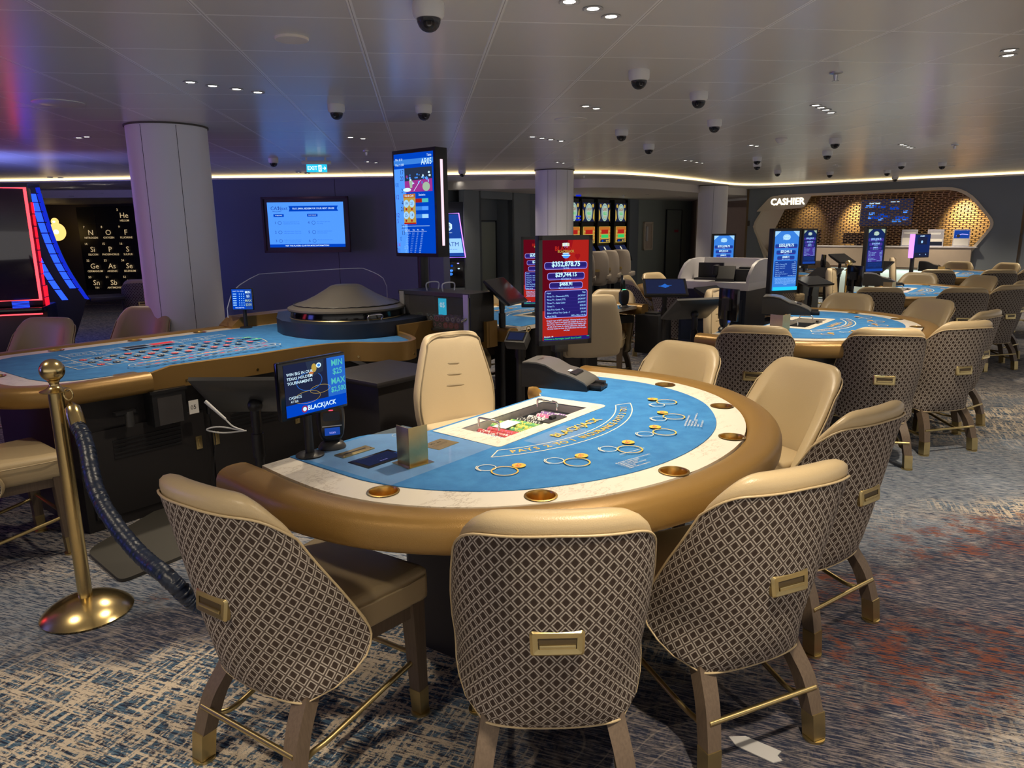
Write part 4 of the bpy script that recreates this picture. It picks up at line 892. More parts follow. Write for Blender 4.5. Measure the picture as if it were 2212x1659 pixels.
def shuffler(loc, rz, label):
    t = thing('card_shuffler', label, 'card shuffler', loc, rz, 'card shufflers')   # nose towards -y
    prof = [(.21, .0), (-.17, .0), (-.17, .035), (-.15, .052), (-.10, .075), (-.05, .092), (0., .102), (.03, .118), (.07, .138), (.12, .148), (.17, .149), (.205, .145), (.21, .12)]
    obj('housing', G().profile([(p[0], p[1]) for p in prof], -.10, .10), 'black', t)
    top = prof[2:-1]; g = G(); g.rings([[Vector((x, y, z+.002)) for y, z in top]+[Vector((x, y, z-.006)) for y, z in rev(top)] for x in (-.103, .103)]); obj('cover', g, 'shuffler_grey', t, 70)
    obj('card_tray', G().box(-.062, .062, -.235, -.165, .004, .020, bev=.003).box(-.062, -.045, -.235, -.165, .004, .034, bev=.003).box(.03, .062, -.225, -.165, .004, .038, bev=.003), 'black', t); obj('card_stop', G().lathe([(0, .02), (.03, .02), (.026, .028), (0, .03)], (0, -.19, 0)), 'black_gloss', t)
    obj('output_lip', G().rings([[Vector((x, y, z)) for y, z in ((-.06, .096), (-.09, .089), (-.095, .080), (-.05, .088))] for x in (-.062, .062)]), 'black', t)
    f = F(.0004).rect('white_plastic', -.045, .0, -.022, -.004); f.obj('label_sticker', t, Matrix.Translation((0, -.035, .103)) @ Matrix.Rotation(R(12), 4, 'X')); f = F(.0004).rect('steel', -.04, .04, -.002, .002).rect('steel', -.03, .03, -.012, -.009); f.obj('badge', t, Matrix.Translation((0, .14, .1517))); return t
def jackpot_panel(f, w, h, P):
    """portrait jackpot picture; P = palette"""
    x0, x1, y0, y1 = -w/2, w/2, -h/2, h/2; f.rect(P['bg'], x0, x1, y0, y1)
    if P['red']:
        f.rect('s_darkred', x0, x0+w*.34, y0+h*.3, y1).poly('s_darkred', [(x0+w*.34, y1), (x0+w*.34, y0+h*.4), (x0+w*.55, y1)]).poly('s_redmid', [(x0+w*.55, y1), (x0+w*.34, y0+h*.4), (x0+w*.34, y0+h*.25), (x0+w*.66, y1)])
        f.disc('s_redmid', w*.23, h*.345, w*.035).disc('s_redmid', w*.28, h*.345, w*.035).poly('s_redmid', [(w*.20, h*.338), (w*.315, h*.338), (w*.257, h*.300)])
        for i, a in enumerate((-30, -14, 0, 14, 30)): f.poly('s_white' if i % 2 else 's_cream', [(w*.03*math.sin(R(a))*3+q, h*.445+w*.03*math.cos(R(a))+r) for q, r in ((-w*.03, -h*.02), (w*.03, -h*.02), (w*.03, h*.012), (-w*.03, h*.012))])
        f.text('s_red', 'BLAZING', 0, h*.415, w*.115, 1, 0, .03).text('s_lilac', "7's", w*.0, h*.437, w*.07).text('s_gold', 'BLACKJACK', 0, h*.388, w*.066, 1, 0, .02).disc('s_sky', 0, h*.345, w*.075, h*.025).rect('s_white', -w*.07, w*.07, h*.366, h*.375).rect('s_money', -w*.09, w*.09, h*.345, h*.355)
    else:
        f.disc(P['glow'], 0, h*.40, w*.16, h*.05).text('s_white', 'WIN', 0, h*.41, w*.1).text('s_white', 'JACKPOT', 0, h*.37, w*.07); f.poly(P['glow'], [(x0, y1), (x0+w*.25, y1), (x0, y1-h*.1)]).poly(P['glow'], [(x1, y1), (x1-w*.25, y1), (x1, y1-h*.1)])
    rows = [(P['a'][0], .285, .225, .46, .105), (P['a'][1], .18, .120, .40, .088), (P['a'][2], .085, .030, .36, .076)]
    for s, yt, yb, hw, sz in rows:
        f.rrect(P['edge'], -w*hw, w*hw, h*(yb-.012), h*yt, w*.045).rrect('s_indigo2', -w*hw+w*.008, w*hw-w*.008, h*(yb-.012)+w*.008, h*yt-w*.008, w*.04).rrect(P['in'], -w*hw+w*.012, w*hw-w*.012, h*(yb+.008), h*yt-w*.012, w*.035)
        f.text(P['num'], s, 0, h*((yt+yb)/2+.008), w*sz*1.28, .92, 0, .03)
    for s, y in zip(('ULTRA', 'BLACKJACK', 'MUST HIT BY $500'), (.222, .116, .026)): f.text('s_pale', s, 0, h*y, w*.040, 1, 0, .01)
    f.rrect(P['edge'], -w*.46, w*.46, -h*.272, h*.005, w*.04).rrect(P['in'], -w*.45, w*.45, -h*.272+w*.01, h*.005-w*.01, w*.035)
    rows = [('Hand', 'Pays'), ("Three 7's - Diamonds (777)", P['jk']), ("Three 7's - Suited (777)", P['jk']), ("Three 7's - Same Color", P['jk']), ("Three 7's", '$250.00'), ("First Two Cards - 7's", '$100.00'), ('Either of First Two Cards - 7', '$10.00'), ('Must Hit By', '100% of Must Hit By')]
    for i, (a, b) in enumerate(rows):
        y = -h*(.022+.033*i); f.text('s_pale', a, -w*.42, y, w*.044, .95, 0, .015, 'LEFT').text('s_pale', b, w*.42, y, w*.044, .9, 0, .015, 'RIGHT')
        if i > 1: f.rect('s_indigo2', -w*.42, w*.42, y+h*.0155, y+h*.0168)
    for i, s in enumerate(['Original wager is NOT returned - Winning hands based on', 'the Players initial 2 card hand with Dealers up card as the', 'third 7 only. Cashtime will be awarded from Dealers right', 'to left. In the event of a display malfunction, the Dealer', 'Terminal results are final. Any malfunctions void ALL pays', 'and plays']): f.text(P['foot'], s, 0, -h*(.297+.0205*i), w*.0405, .9, 0, .012)
    if P['red']: f.rect('s_indigo', x0, x1, -h*.5, -h*.462).rect('s_green', w*.44, w*.49, -h*.472, -h*.466).text('s_green', 'Welcome to Norwegian Luna!!! Good Luck!!!', -w*.49, -h*.483, w*.046, .95, 0, .02, 'LEFT').text('s_white', 'Blackjack - 04', -w*.49, -h*.458, w*.035, 1, 0, .01, 'LEFT')
    else: f.rect(P['tail'], x0, x1, -h*.5, -h*.44)
def portrait_screen(loc, rz, label, P, zc=1.176, w=.315, h=.575, floorz=0., arm=True):
    t = thing('jackpot_screen', label, 'display', loc, rz, 'portrait jackpot screens')
    obj('housing', G().box(-w/2, w/2, -.0, .05, zc-h/2, zc+h/2, bev=.004), 'black', t)
    obj('bezel', G().box(-w/2, -w/2+.02, -.008, .004, zc-h/2, zc+h/2).box(w/2-.02, w/2, -.008, .004, zc-h/2, zc+h/2).box(-w/2, w/2, -.008, .004, zc+h/2-.024, zc+h/2).box(-w/2, w/2, -.008, .004, zc-h/2, zc-h/2+.028), 'black', t)
    f = F(.00035); jackpot_panel(f, w-.04, h-.052, P); f.obj('picture', t, Matrix.Translation((0, -.0015, zc+.002)) @ UPR)
    obj('pole', G().cyl((0, .08, .01), (0, .08, zc-.05), .022).box(-.05, .05, .05, .08, zc-.08, zc+.08), 'black', t); obj('clamp', G().box(-.04, .04, .045, .11, zc-h/2-.05, zc-h/2+.0, bev=.006), 'charcoal', t)
    obj('base', G().lathe([(0, 0), (.16, 0), (.16, .01), (.03, .03), (0, .03)], (0, .08, 0)), 'black', t); return t
PR = dict(bg='s_red', red=True, edge='s_lilac', num='s_money', foot='s_pale', a=('$352,878.75', '$29,744.15', '$468.91'), jk='JACKPOT', tail='s_red', glow='s_red'); PR['in'] = 's_indigo'
PB = dict(bg='s_blue2', red=False, edge='s_blue', num='s_white', foot='s_pale', a=('$352,878.75', '$29,244.15', '$468.91'), jk='JACKPOT', tail='s_cyan', glow='s_pale'); PB['in'] = 's_ink'
PD = dict(bg='s_navy', red=False, edge='s_indigo2', num='s_pale', foot='s_ink', a=('$352,878.75', '$14,235.60', '$468.91'), jk='JACKPOT', tail='s_ink', glow='s_mint'); PD['in'] = 's_indigo2'
def touch_monitor(loc, rz, label, tilt, w=.36, h=.25, zt=.82, zb=0., back=True, screen='charcoal', m='charcoal'):
    """flat touch screen carried on a jointed pole; face tilted by tilt from upright"""
    t = thing('touch_monitor', label, 'monitor', loc, rz, 'touch monitors on poles')
    M = Matrix.Translation((0, 0, zt)) @ Matrix.Rotation(tilt, 4, 'X')
    obj('housing', G().rings([[Vector((x, y, z)) for x, z in ((-a, -b), (a, -b), (a, b), (-a, b))] for a, b, y in ((w/2, h/2, -.012), (w/2, h/2, .004), (w*.38, h*.36, .034))]), m, t, M=M)
    f = F(.0005).rect('black_gloss', -w/2+.004, w/2-.004, -h/2+.004, h/2-.004)
    if screen != 'charcoal': f.rect('s_slate', -w*.44, w*.44, -h*.44, h*.44).poly(screen, [(-w*.12, 0), (0, h*.16), (w*.1, .0), (.0, -h*.1)]).line(screen, [(-w*.15, 0), (w*.15, h*.06)], .01)
    f.obj('glass', t, M @ Matrix.Translation((0, -.0125, 0)) @ UPR)
    j = M @ Vector((0, .05, 0)); obj('joint', G().ball(j, .030).cyl((0, .03, j.z-.09), j, .022), 'black', t)
    obj('pole', G().cyl((0, .03, zb+.02), (0, .03, j.z-.08), .019).cyl((0, .03, j.z-.22), (0, .03, j.z-.12), .026), 'black', t); obj('base', G().lathe([(0, zb), (.12, zb), (.12, zb+.01), (.03, zb+.025), (0, zb+.025)], (0, .03, 0)), 'black', t)
    return t
def card_reader(loc, rz, label, z=.86):
    t = thing('card_reader', label, 'card reader', loc, rz, 'card readers on poles'); M = Matrix.Translation((0, -.03, z)) @ Matrix.Rotation(R(-52), 4, 'X')
    obj('housing', G().box(-.06, .06, -.03, .03, -.04, .045, bev=.006), 'charcoal', t, M=M); f = F(.0005).rect('black_gloss', -.052, .052, -.032, .038).rect('s_slate', -.044, .044, -.024, .03); f.obj('screen', t, M @ Matrix.Translation((0, -.0305, 0)) @ UPR)
    obj('pole', G().cyl((0, .01, .02), (0, .01, z-.02), .024).cyl((0, .01, .30), (0, .01, .42), .034).cyl((0, .01, z-.10), (0, .01, z-.05), .03), 'black', t); obj('base', G().lathe([(0, 0), (.13, 0), (.12, .015), (.03, .04), (0, .04)], (0, .01, 0)), 'black', t); return t
def stanchion_parts(t, hgt=.93):
    obj('base', G().lathe([(0, 0), (.165, 0), (.168, .008), (.155, .022), (.12, .046), (.075, .064), (.04, .072), (0, .074)], seg=64), 'brass', t, 60)
    obj('post', G().cyl((0, 0, .068), (0, 0, hgt-.04), .026, seg=40), 'brass', t, 60)
    obj('collar', G().lathe([(.026, hgt-.045), (.050, hgt-.040), (.052, hgt-.036), (.030, hgt-.028), (.018, hgt-.018), (.016, hgt-.008), (.022, hgt+.004), (.0, hgt+.005)], seg=40), 'brass', t, 60)
    obj('finial', G().ball((0, 0, hgt+.042), .043, sv=24), 'brass', t, 60)
def chips(loc, rz, n_m, length, label, r=.0195, rot=None, group=None):
    """a roll of chips lying on its side along +x"""
    g = G(); n = max(3, int(length/.0034)); base, spotm = n_m; M = Matrix.Rotation(PI/2, 4, 'Y')
    for i in range(n):
        x = i*.0034; seg = 12
        vs0 = [g.b.verts.new((x, r*math.cos(2*PI*k/seg), r*math.sin(2*PI*k/seg))) for k in range(seg)]; vs1 = [g.b.verts.new((x+.0031, v.co.y, v.co.z)) for v in vs0]
        off = random.randrange(seg)
        for k in range(seg): g.mi = 1 if (k+off) % 4 == 0 else 0; g.face([vs0[k], vs0[(k+1) % seg], vs1[(k+1) % seg], vs1[k]])
        if i in (0, n-1): g.mi = 0; g.face(vs0 if i == 0 else vs1)
    if True:
        g.mi = 1; v = [g.b.verts.new((-.0005, r*.62*math.cos(2*PI*k/12), r*.62*math.sin(2*PI*k/12))) for k in range(12)]; g.face(v); g.mi = 0; v = [g.b.verts.new((-.0008, r*.40*math.cos(2*PI*k/12), r*.40*math.sin(2*PI*k/12))) for k in range(12)]; g.face(v)
    o = obj('chip_roll', g, [base, spotm], None, 60); o.location = loc; o.rotation_euler = rot or (0, 0, rz); return tag(o, label, 'casino chips', group)
# ================================================================ front row of blackjack tables
blackjack(1, 'nearest blackjack table, blue felt, white border and fat gold rail')
blackjack(2, 'second blackjack table of the front row, behind the nearest one', False)
blackjack(3, 'third blackjack table of the front row, partly hidden by chairs', False)
blackjack(4, 'farthest blackjack table of the front row, close to the cashier', False)
blackjack(5, 'back row blackjack table behind the red jackpot screen', False)
blackjack(6, 'back row blackjack table behind the podium and blue screens', False)
blackjack(7, 'farthest back row blackjack table before the cashier counter', False)
GP = {1: 'chairs round the nearest blackjack table', 2: 'chairs round the second blackjack table', 3: 'chairs round the third blackjack table', 4: 'chairs round the farthest blackjack table', 5: 'chairs round the back row table by the red screen', 6: 'chairs round the back row table by the podium', 7: 'chairs round the far back row table'}
def seat(n, x, y, wh, label):
    """chair whose BACK TOP stands at table point x,y; wh = world heading"""
    p = on(n, x, y); c, s = math.cos(R(wh)), math.sin(R(wh)); chair(p[0]+.345*c, p[1]+.345*s, wh, label, GP[n])
seat(1, -1.36, .33, 50, 'patterned back chair at the left end of the nearest blackjack table')
seat(1, -.96, 1.15, 84, 'patterned back chair seen squarely from behind, front centre of the nearest table')
seat(1, -.34, 1.49, 107, 'patterned back chair with turned handle, right of the squarely seen chair')
seat(1, .48, 1.51, 118, 'chair half hidden behind the right front chair at the nearest table')
seat(1, 1.27, 1.05, 196, 'chair with plain leather inside showing, at the right of the nearest table')
seat(1, 1.46, .36, 214, 'chair facing the camera at the far right end of the nearest table')
nm = {2: 'second', 3: 'third', 4: 'farthest'}
for n in (2, 3, 4):
    k = nm[n]+' front row table'
    for (x, y, wh, lb) in [(-1.24, .42, 64, 'patterned chair back at the left end of the '), (-.90, 1.11, 70, 'patterned chair back, second from left at the '), (-.26, 1.47, 97, 'patterned chair with cream lit top, third from left at the '), (.50, 1.52, 118, 'patterned chair mostly hidden behind its neighbour at the '), (1.27, 1.06, 188, 'chair showing its plain leather inside, right side of the '), (1.46, .34, 214, 'chair facing the camera at the far end of the ')]:
        if n == 4 and wh == 118: continue
        seat(n, x, y, wh, lb+k)
for n, k in ((5, 'back row table behind the red screen'), (6, 'back row table behind the podium'), (7, 'far back row table')):
    for (x, y, lx, ly, lb) in [(-1.25, .42, .96, -.28, 'chair at the display end of the '), (-.95, 1.02, .7, -.7, 'chair second from the display end of the '), (-.35, 1.38, .25, -.97, 'chair facing the camera across the '), (.40, 1.38, -.25, -.97, 'chair facing the camera beyond the middle of the '), (1.0, 1.0, -.7, -.7, 'chair near the shuffler end of the '), (1.3, .38, -.96, -.28, 'chair at the shuffler end of the ')]:
        if n == 5 and x > 1.1: continue
        seat(n, x, y, hdg(n, lx, ly), lb+k)
# roulette chairs
chair(-2.80, 5.36, 258, 'left taupe chair facing the camera beyond the roulette table', 'chairs along the far side of the roulette table')
chair(-2.36, 6.05, 257, 'right taupe chair beyond the roulette table, before the big column', 'chairs along the far side of the roulette table')
chair(-2.03, 3.42, 43, 'chair at the near left corner of the roulette table with seat and legs showing', 'chairs at the left of the roulette table')
chair(-2.62, 3.72, 20, 'chair at the left end of the roulette table, mostly out of the picture', 'chairs at the left of the roulette table')
p = W(292, 9.6); chair(p[0], p[1], 110, 'patterned chair glowing blue just left of the big white column', 'chairs beyond the roulette table')
# slot bank seats
for i, (u, zc, h) in enumerate([(1232, 13.0, 60), (1262, 13.4, 75), (1295, 13.9, 70), (1318, 14.4, 70), (1346, 14.8, 62), (1216, 12.6, 75)]):
    p = W(u, zc); bchair(p[0], p[1], h, ['plain taupe slot chair partly behind the red screen', 'plain taupe slot chair with brass pull, second before the slot bank', 'plain taupe slot chair, third before the slot bank', 'plain taupe slot chair, fourth before the slot bank', 'plain taupe slot chair at the right end of the slot bank', 'plain taupe slot chair at the left end before the slot bank'][i], 'plain chairs at the slot bank')
# far right passers' chairs
for i, (x, y, wh, lb) in enumerate([(8.9, 7.6, 130, 'patterned chair cut by the right edge of the picture, middle distance')]): chair(x, y, wh, lb, 'chairs by the right edge')
# dealer chairs
def dseat(n, x, y, wh, label): p = on(n, x, y); dealer_chair(p[0], p[1], wh, label)
dseat(1, .37, -.22, -60, 'cream dealer chair with three tuck slots behind the nearest table tray')
dseat(2, .08, -.14, -42, 'cream dealer chair at the second front row table')
dseat(3, .08, -.14, -38, 'cream dealer chair at the third front row table')
dseat(4, .08, -.14, -36, 'cream dealer chair at the farthest front row table')
p = on(5, .12, -.25); dealer_chair(p[0]-.13, p[1], 96, 'tall dealer chair seen from behind beside the red jackpot screen')
# ---------------------------------------------------------------- things on the nearest table
limit_display(on(1, -.795, .045, TOP), R(46), 'black table limit display reading MIN $25 MAX $2,500 on the nearest table', .262, .185, .235, pic_bj, R(0))
scanner(on(1, -.698, .035, TOP), R(14), 'black card scanner standing behind the blackjack limit display')
q = on(1, -.685, .255, TOP); t = thing('betting_tablet', 'dark glass tablet let flush into the nearest table felt', 'tablet', q, A0)
obj('glass', G().box(-.085, .085, -.050, .050, 0, .0022, bev=.001), 'black_gloss', t); f = F(.0002).rect('s_slate', -.07, .07, -.036, .036).text('s_lilac', 'tap to start', 0, -.024, .007).text('s_indigo2', '.  .', 0, .0, .02); f.obj('screen', t, Matrix.Translation((0, 0, .0023)))
q = on(1, -.685, .137, TOP); t = thing('drop_slot', 'brass bill drop slot plate beside the flush tablet', 'drop slot', q, A0)
obj('plate', G().box(-.066, .066, -.024, .024, 0, .004, bev=.0015), 'brass_brushed', t); obj('slot', G().box(-.045, .045, -.004, .004, .004, .0046), 'black', t)
for x in (-.057, .057): obj('screw', G().lathe([(0, .004), (.004, .004), (.003, .0055), (0, .0057)], (x, -.015, 0), 12), 'brass', t)
q = on(1, -.452, .303, TOP); t = thing('name_plate', 'flat brass table number plate lying on the felt by the discard holder', 'plate', q, A0+R(3)); obj('plate', G().box(-.052, .052, -.042, .042, 0, .0015), 'brass_brushed', t)
f = F(.0002).text('engrave', 'FT  04', .0, .022, .02, 1, PI).rect('engrave', -.04, .04, .0, .001).rect('engrave', -.03, .03, -.008, -.007); f.obj('engraving', t, Matrix.Translation((0, 0, .0016)))
q = on(1, -.645, .372, TOP); t = thing('discard_holder', 'upright angled brass discard holder on the nearest table', 'discard holder', q, A0+R(-8))
obj('front_plate', G().box(-.036, .036, -.032, -.029, 0, .125, bev=.001), 'brass_brushed', t); obj('side_plate', G().box(-.036, -.033, -.029, .034, 0, .125, bev=.001), 'brass_brushed', t); obj('foot', G().box(-.05, .05, -.045, .045, 0, .002), 'brass', t)
sh1 = shuffler(on(1, .57, .12, TOP), A0+R(14), 'grey card shuffler on the dealer right corner of the nearest table'); sh1.scale = (.86, .84, .80)
card_reader((.52, 3.88, 0), R(-30), 'small card reader on a black pole beside the cream dealer chair', .90)
touch_monitor((-.70, 3.02, 0), R(172), 'dark tilted touch monitor seen from behind, left of the nearest table', R(-52), .46, .28, .835)
t = thing('stylus_cable', 'white stylus with coiled white cable hanging under the tilted monitor', 'stylus', (-.86, 2.86, .80)); obj('stylus', G().cyl((0, 0, .05), (.075, -.02, -.02), .007, .005), 'white_plastic', t)
obj('cable', G().sweep(crom([(.07, -.02, -.015), (.10, -.02, -.05), (.14, -.02, -.07), (.05, -.02, -.05), (0, -.02, -.06), (.06, -.02, -.075), (.15, -.02, -.07)], 6), .003, 6), 'white_plastic', t)
p = atd(1221, 628, 3.8); portrait_screen((p.x, p.y, 0), R(12), 'red portrait jackpot screen reading $352,878.75 behind the nearest table', PR, p.z, .305, .575)
o = obj('paper_scrap', G().rings([[Vector((x, y, z)) for x, y in ((-.05, .06), (.0, .055), (.075, -.02), (.055, -.035), (.06, -.055), (.03, -.06), (-.045, .02))] for z in (.001, .004)]), 'scrap'); o.location = onz(1628, 1620, 0); tag(o, 'grey torn scrap of paper on the carpet between two chairs', 'paper')
# chip rolls under the tray lid
ROLLS = [(-.235, 'chip_white', 'chip_blue', .15, 'roll of white and blue chips nearest in the open tray'), (-.195, 'chip_red', 'chip_white', .165, 'roll of red and white chips in the tray beside the white ones'), (-.15, 'chip_red', 'chip_pink', .15, 'second roll of red chips in the tray'), (-.105, 'chip_green', 'chip_yellow', .17, 'green and yellow chip roll left of the tray middle'), (-.06, 'chip_yellow', 'chip_green', .17, 'yellow and green chip roll at the tray middle'), (-.015, 'chip_green', 'chip_yellow', .15, 'green chip roll right of the tray middle'),
         (.03, 'chip_black', 'chip_white', .15, 'black and white chip roll in the tray'), (.075, 'chip_white', 'chip_black', .13, 'white and black speckled chip roll in the tray'), (.12, 'chip_pink', 'chip_white', .12, 'pink chip roll toward the right of the tray'), (.165, 'chip_purple', 'chip_white', .13, 'purple chip roll farthest right in the tray')]
for x, a, b, ln, lb in ROLLS: chips(on(1, x, .42, TZ-.026), A0+PI/2, (a, b), ln, lb, .0195, (0, 0, A0+PI/2), 'chip rolls in the nearest table tray')
o = obj('card_sheet', G().box(-.06, .05, -.03, .03, 0, .0012), 'paper'); o.location = on(1, -.09, .31, TZ-.005); o.rotation_euler = (0, 0, A0+.1); tag(o, 'white paper sheet lying over the chips in the nearest tray', 'paper')
# ---------------------------------------------------------------- gear of the other tables
for n, P_, nmx in ((2, PB, 'second'), (3, PD, 'third')):
    u, v, d = {2: (1696, 564, 6.45), 3: (1890, 541, 9.1)}[n]; p = atd(u, v, d); portrait_screen((p.x, p.y, 0), R(12), {2: 'bright blue portrait jackpot screen at the second table', 3: 'violet blue portrait jackpot screen at the third table'}[n], P_, p.z, .305, .575)
    shuffler(on(n, .535, .065, TOP), A0+R(14), 'card shuffler on the %s front row table' % nmx)
    q = on(n, -.640, .372, TOP); t = thing('discard_holder', 'upright brass discard holder on the %s front row table' % nmx, 'discard holder', q, A0+R(-8)); obj('front_plate', G().box(-.055, .055, -.045, -.042, 0, .13), 'brass_brushed', t); obj('side_plate', G().box(-.055, -.052, -.042, .045, 0, .13), 'brass_brushed', t)
    touch_monitor(on(n, .62, -.62)[:2]+(0,), R(-60) if n == 3 else R(35), 'black tilted monitor beside the %s front row table screen' % nmx, R(-65), .36, .26, .90, m='black')
    limit_display(on(n, -.789, .045, TOP), A0+R(60), 'narrow limit display seen edge on at the %s front row table' % nmx, .20, .22, .19, None); scanner(on(n, -.70, -.0, TOP), A0, 'dark card scanner on the %s front row table' % nmx)
    for k_, (x, y, a, b) in enumerate([(-.12, .40, 'chip_red', 'chip_white'), (-.06, .40, 'chip_green', 'chip_yellow'), (.0, .40, 'chip_white', 'chip_red')]): chips(on(n, x, .42, TZ-.052), A0+PI/2, (a, b), .15, ['red', 'green', 'white'][k_]+' chip roll in the tray of the %s front row table' % nmx, .0195, (0, 0, A0+PI/2), 'chip rolls in the %s table tray' % nmx)
p = atd(1990, 531, 11.0); t = thing('information_kiosk', 'landscape kiosk screen with violet lit left edge at the farthest table', 'display', (p.x, p.y, 0), R(14)); z = p.z
obj('housing', G().box(-.17, .17, -.01, .05, z-.18, z+.18, bev=.006), 'black', t); obj('neon_edge', G().box(-.185, -.165, -.02, .06, z-.18, z+.18, bev=.006), 'neon_violet', t); obj('pole', G().cyl((-.12, .03, 0), (-.12, .03, z-.17), .03), 'black', t)
f = F(.0008).rect('s_navy', -.155, .16, -.165, .165).rect('s_slate', -.10, .10, .02, .13).text('s_white', 'GAMES', -.01, .145, .03, 1, 0, .01).disc('s_pale', -.01, .06, .02).rect('s_slate', -.155, .16, -.165, -.10).disc('s_pale', -.03, -.13, .008).disc('s_pale', .09, -.13, .008); f.obj('picture', t, Matrix.Translation((0, -.012, z)) @ UPR)
t = shuffler(on(4, .50, .10, TOP), A0+R(10), 'card shuffler on the farthest front row table')
q = on(4, -.640, .372, TOP); t = thing('discard_holder', 'upright brass discard holder on the farthest front row table', 'discard holder', q, A0); obj('front_plate', G().box(-.055, .055, -.045, -.042, 0, .13), 'brass_brushed', t); obj('side_plate', G().box(-.055, -.052, -.042, .045, 0, .13), 'brass_brushed', t)
p = atd(1166, 588, 5.9); portrait_screen((p.x, p.y, 0), R(-6), 'second red portrait screen mostly hidden behind the front one', PR, p.z, .305, .575)
p = atd(1748, 534, 11.2); portrait_screen((p.x, p.y, 0), R(10), 'narrow dark portrait screen left of the cashier lattice middle', PD, p.z, .27, .56)
p = atd(1562, 558, 8.9); portrait_screen((p.x, p.y, 0), R(-5), 'blue portrait screen standing behind the podium', PB, p.z, .29, .60)
# table five: display seen edge on, scanner, box, monitors
p = on(5, -.80, .06, TOP); limit_display(p, R(255), 'limit display seen edge on at the back row table right of the red screen', .20, .19, .20); scanner(on(5, -.70, .0, TOP), R(200), 'black scanner with green light on the back row table')
touch_monitor((2.02, 5.85, 0), R(-14), 'tilted touch monitor with faint blue star, right of the red screen', R(-68), .36, .30, 1.00, screen='s_blue', m='black')
touch_monitor((2.0, 5.15, 0), R(190), 'tilted monitor with pale top edge seen from behind in the pit', R(-55), .40, .28, .90)
touch_monitor((.60, 5.22, 0), R(60), 'black tilted monitor seen from its side, left of the red screen', R(-50), .34, .26, 1.05, m='black')
p = W(1825, 10.4); touch_monitor((p[0], p[1], 0), R(20), 'small tilted monitor in front of the cashier counter', R(-62), .34, .24, 1.02, m='black')
p = W(1905, 9.4); touch_monitor((p[0], p[1], 0), R(-70), 'small tilted monitor right of the violet blue screen', R(-62), .32, .24, .96, m='black')
p = W(1766, 8.0); touch_monitor((p[0], p[1], 0), R(15), 'wide flat monitor with blue led right of the bright blue screen', R(-74), .38, .26, .88, m='black')
p = W(1782, 10.2); limit_display((p[0], p[1], TOP), R(75), 'pole display seen edge on before the cashier counter', .18, .22, .20)
o = obj('bill_box', G().box(-.14, .14, -.12, .12, .34, .70, bev=.008).box(-.06, .06, -.06, .06, .70, .715), 'black'); q = on(5, -1.02, -.14); o.location = q; o.rotation_euler = (0, 0, A0+PI); tag(o, 'black bill box hanging at the end of the back row table', 'bill box')
# ---------------------------------------------------------------- podium in the pit
pc = onz(1618, 612, .96); PA = R(45)
t = thing('pit_podium', 'navy pit podium with white raised top and drawers', 'podium', (pc.x, pc.y, 0), 0)
def pq(s, e): return Vector((-.707*s+.707*e, .707*s+.707*e, 0))       # s: along the front to the left, e: to the right and back
MP = Matrix(((-.707, .707, 0, 0), (.707, .707, 0, 0), (0, 0, 1, 0), (0, 0, 0, 1)))
LW, DW = .74, .62
def pbox(a, b, c, d, z0, z1, bev=0.): g_ = G().box(a, b, c, d, z0, z1, bev=bev); bmesh.ops.transform(g_.b, matrix=MP, verts=g_.b.verts); return g_
obj('cabinet', pbox(.03, LW-.02, .02, DW-.02, 0, .885), 'navy', t); obj('top_ledge', pbox(0, LW, 0, DW, .885, .96, .004), 'white_top', t)
def wing(s_, name):
    g_ = G(); pr = [(0, .96), (0, 1.0), (.05, 1.06), (.14, 1.13), (.25, 1.165), (.40, 1.175), (DW, 1.175), (DW, .96)]
    g_.rings([[MP @ Vector((s, e, z)) for e, z in pr] for s in (s_, s_+.03)]); return obj(name, g_, 'white_top', t)
wing(0, 'side_screen'); wing(LW-.03, 'side_screen'); obj('back_screen', pbox(0, LW, DW-.03, DW, .96, 1.175), 'white_top', t)
for z0 in (.70, .50, .28):
    dr = obj('drawer', pbox(.06, LW-.05, .010, .022, z0-.14, z0+.09, .002), 'navy', t); obj('handle', pbox(.30, .42, -.002, .012, z0-.005, z0+.03, .006), 'aluminium', dr)
t2 = thing('desk_telephone', 'black desk telephone with lit blue display on the podium', 'telephone', MP @ Vector((.30, .16, .96))+Vector((pc.x, pc.y, 0)), R(-30))
obj('body', G().profile([(-.08, 0), (.08, 0), (.09, .12), (.05, .15), (-.08, .03)], -.09, .09), 'black', t2); obj('handset', G().box(-.12, -.07, -.07, .09, .06, .16, bev=.015), 'black', t2); f = F(.001).rect('s_sky', -.01, .075, .045, .085).rect('aluminium', .0, .07, .10, .135); f.obj('display', t2, Matrix.Translation((0, .0, .045)) @ Matrix.Rotation(R(45), 4, 'X'))
t2 = thing('receipt_printer', 'black receipt printer on the right of the podium top', 'printer', MP @ Vector((.14, .30, .96))+Vector((pc.x, pc.y, 0)), R(-30)); obj('body', G().box(-.10, .10, -.10, .10, 0, .12, bev=.01), 'black', t2); obj('cover', G().box(-.07, .07, -.05, .06, .12, .14, bev=.008), 'charcoal', t2)
t2 = thing('document_tray', 'black monitor and tray on the left of the podium top', 'monitor', MP @ Vector((.54, .34, .96))+Vector((pc.x, pc.y, 0)), R(-40)); obj('body', G().box(-.13, .13, -.12, .12, 0, .02).box(-.13, .13, .02, .05, .02, .17), 'black', t2)
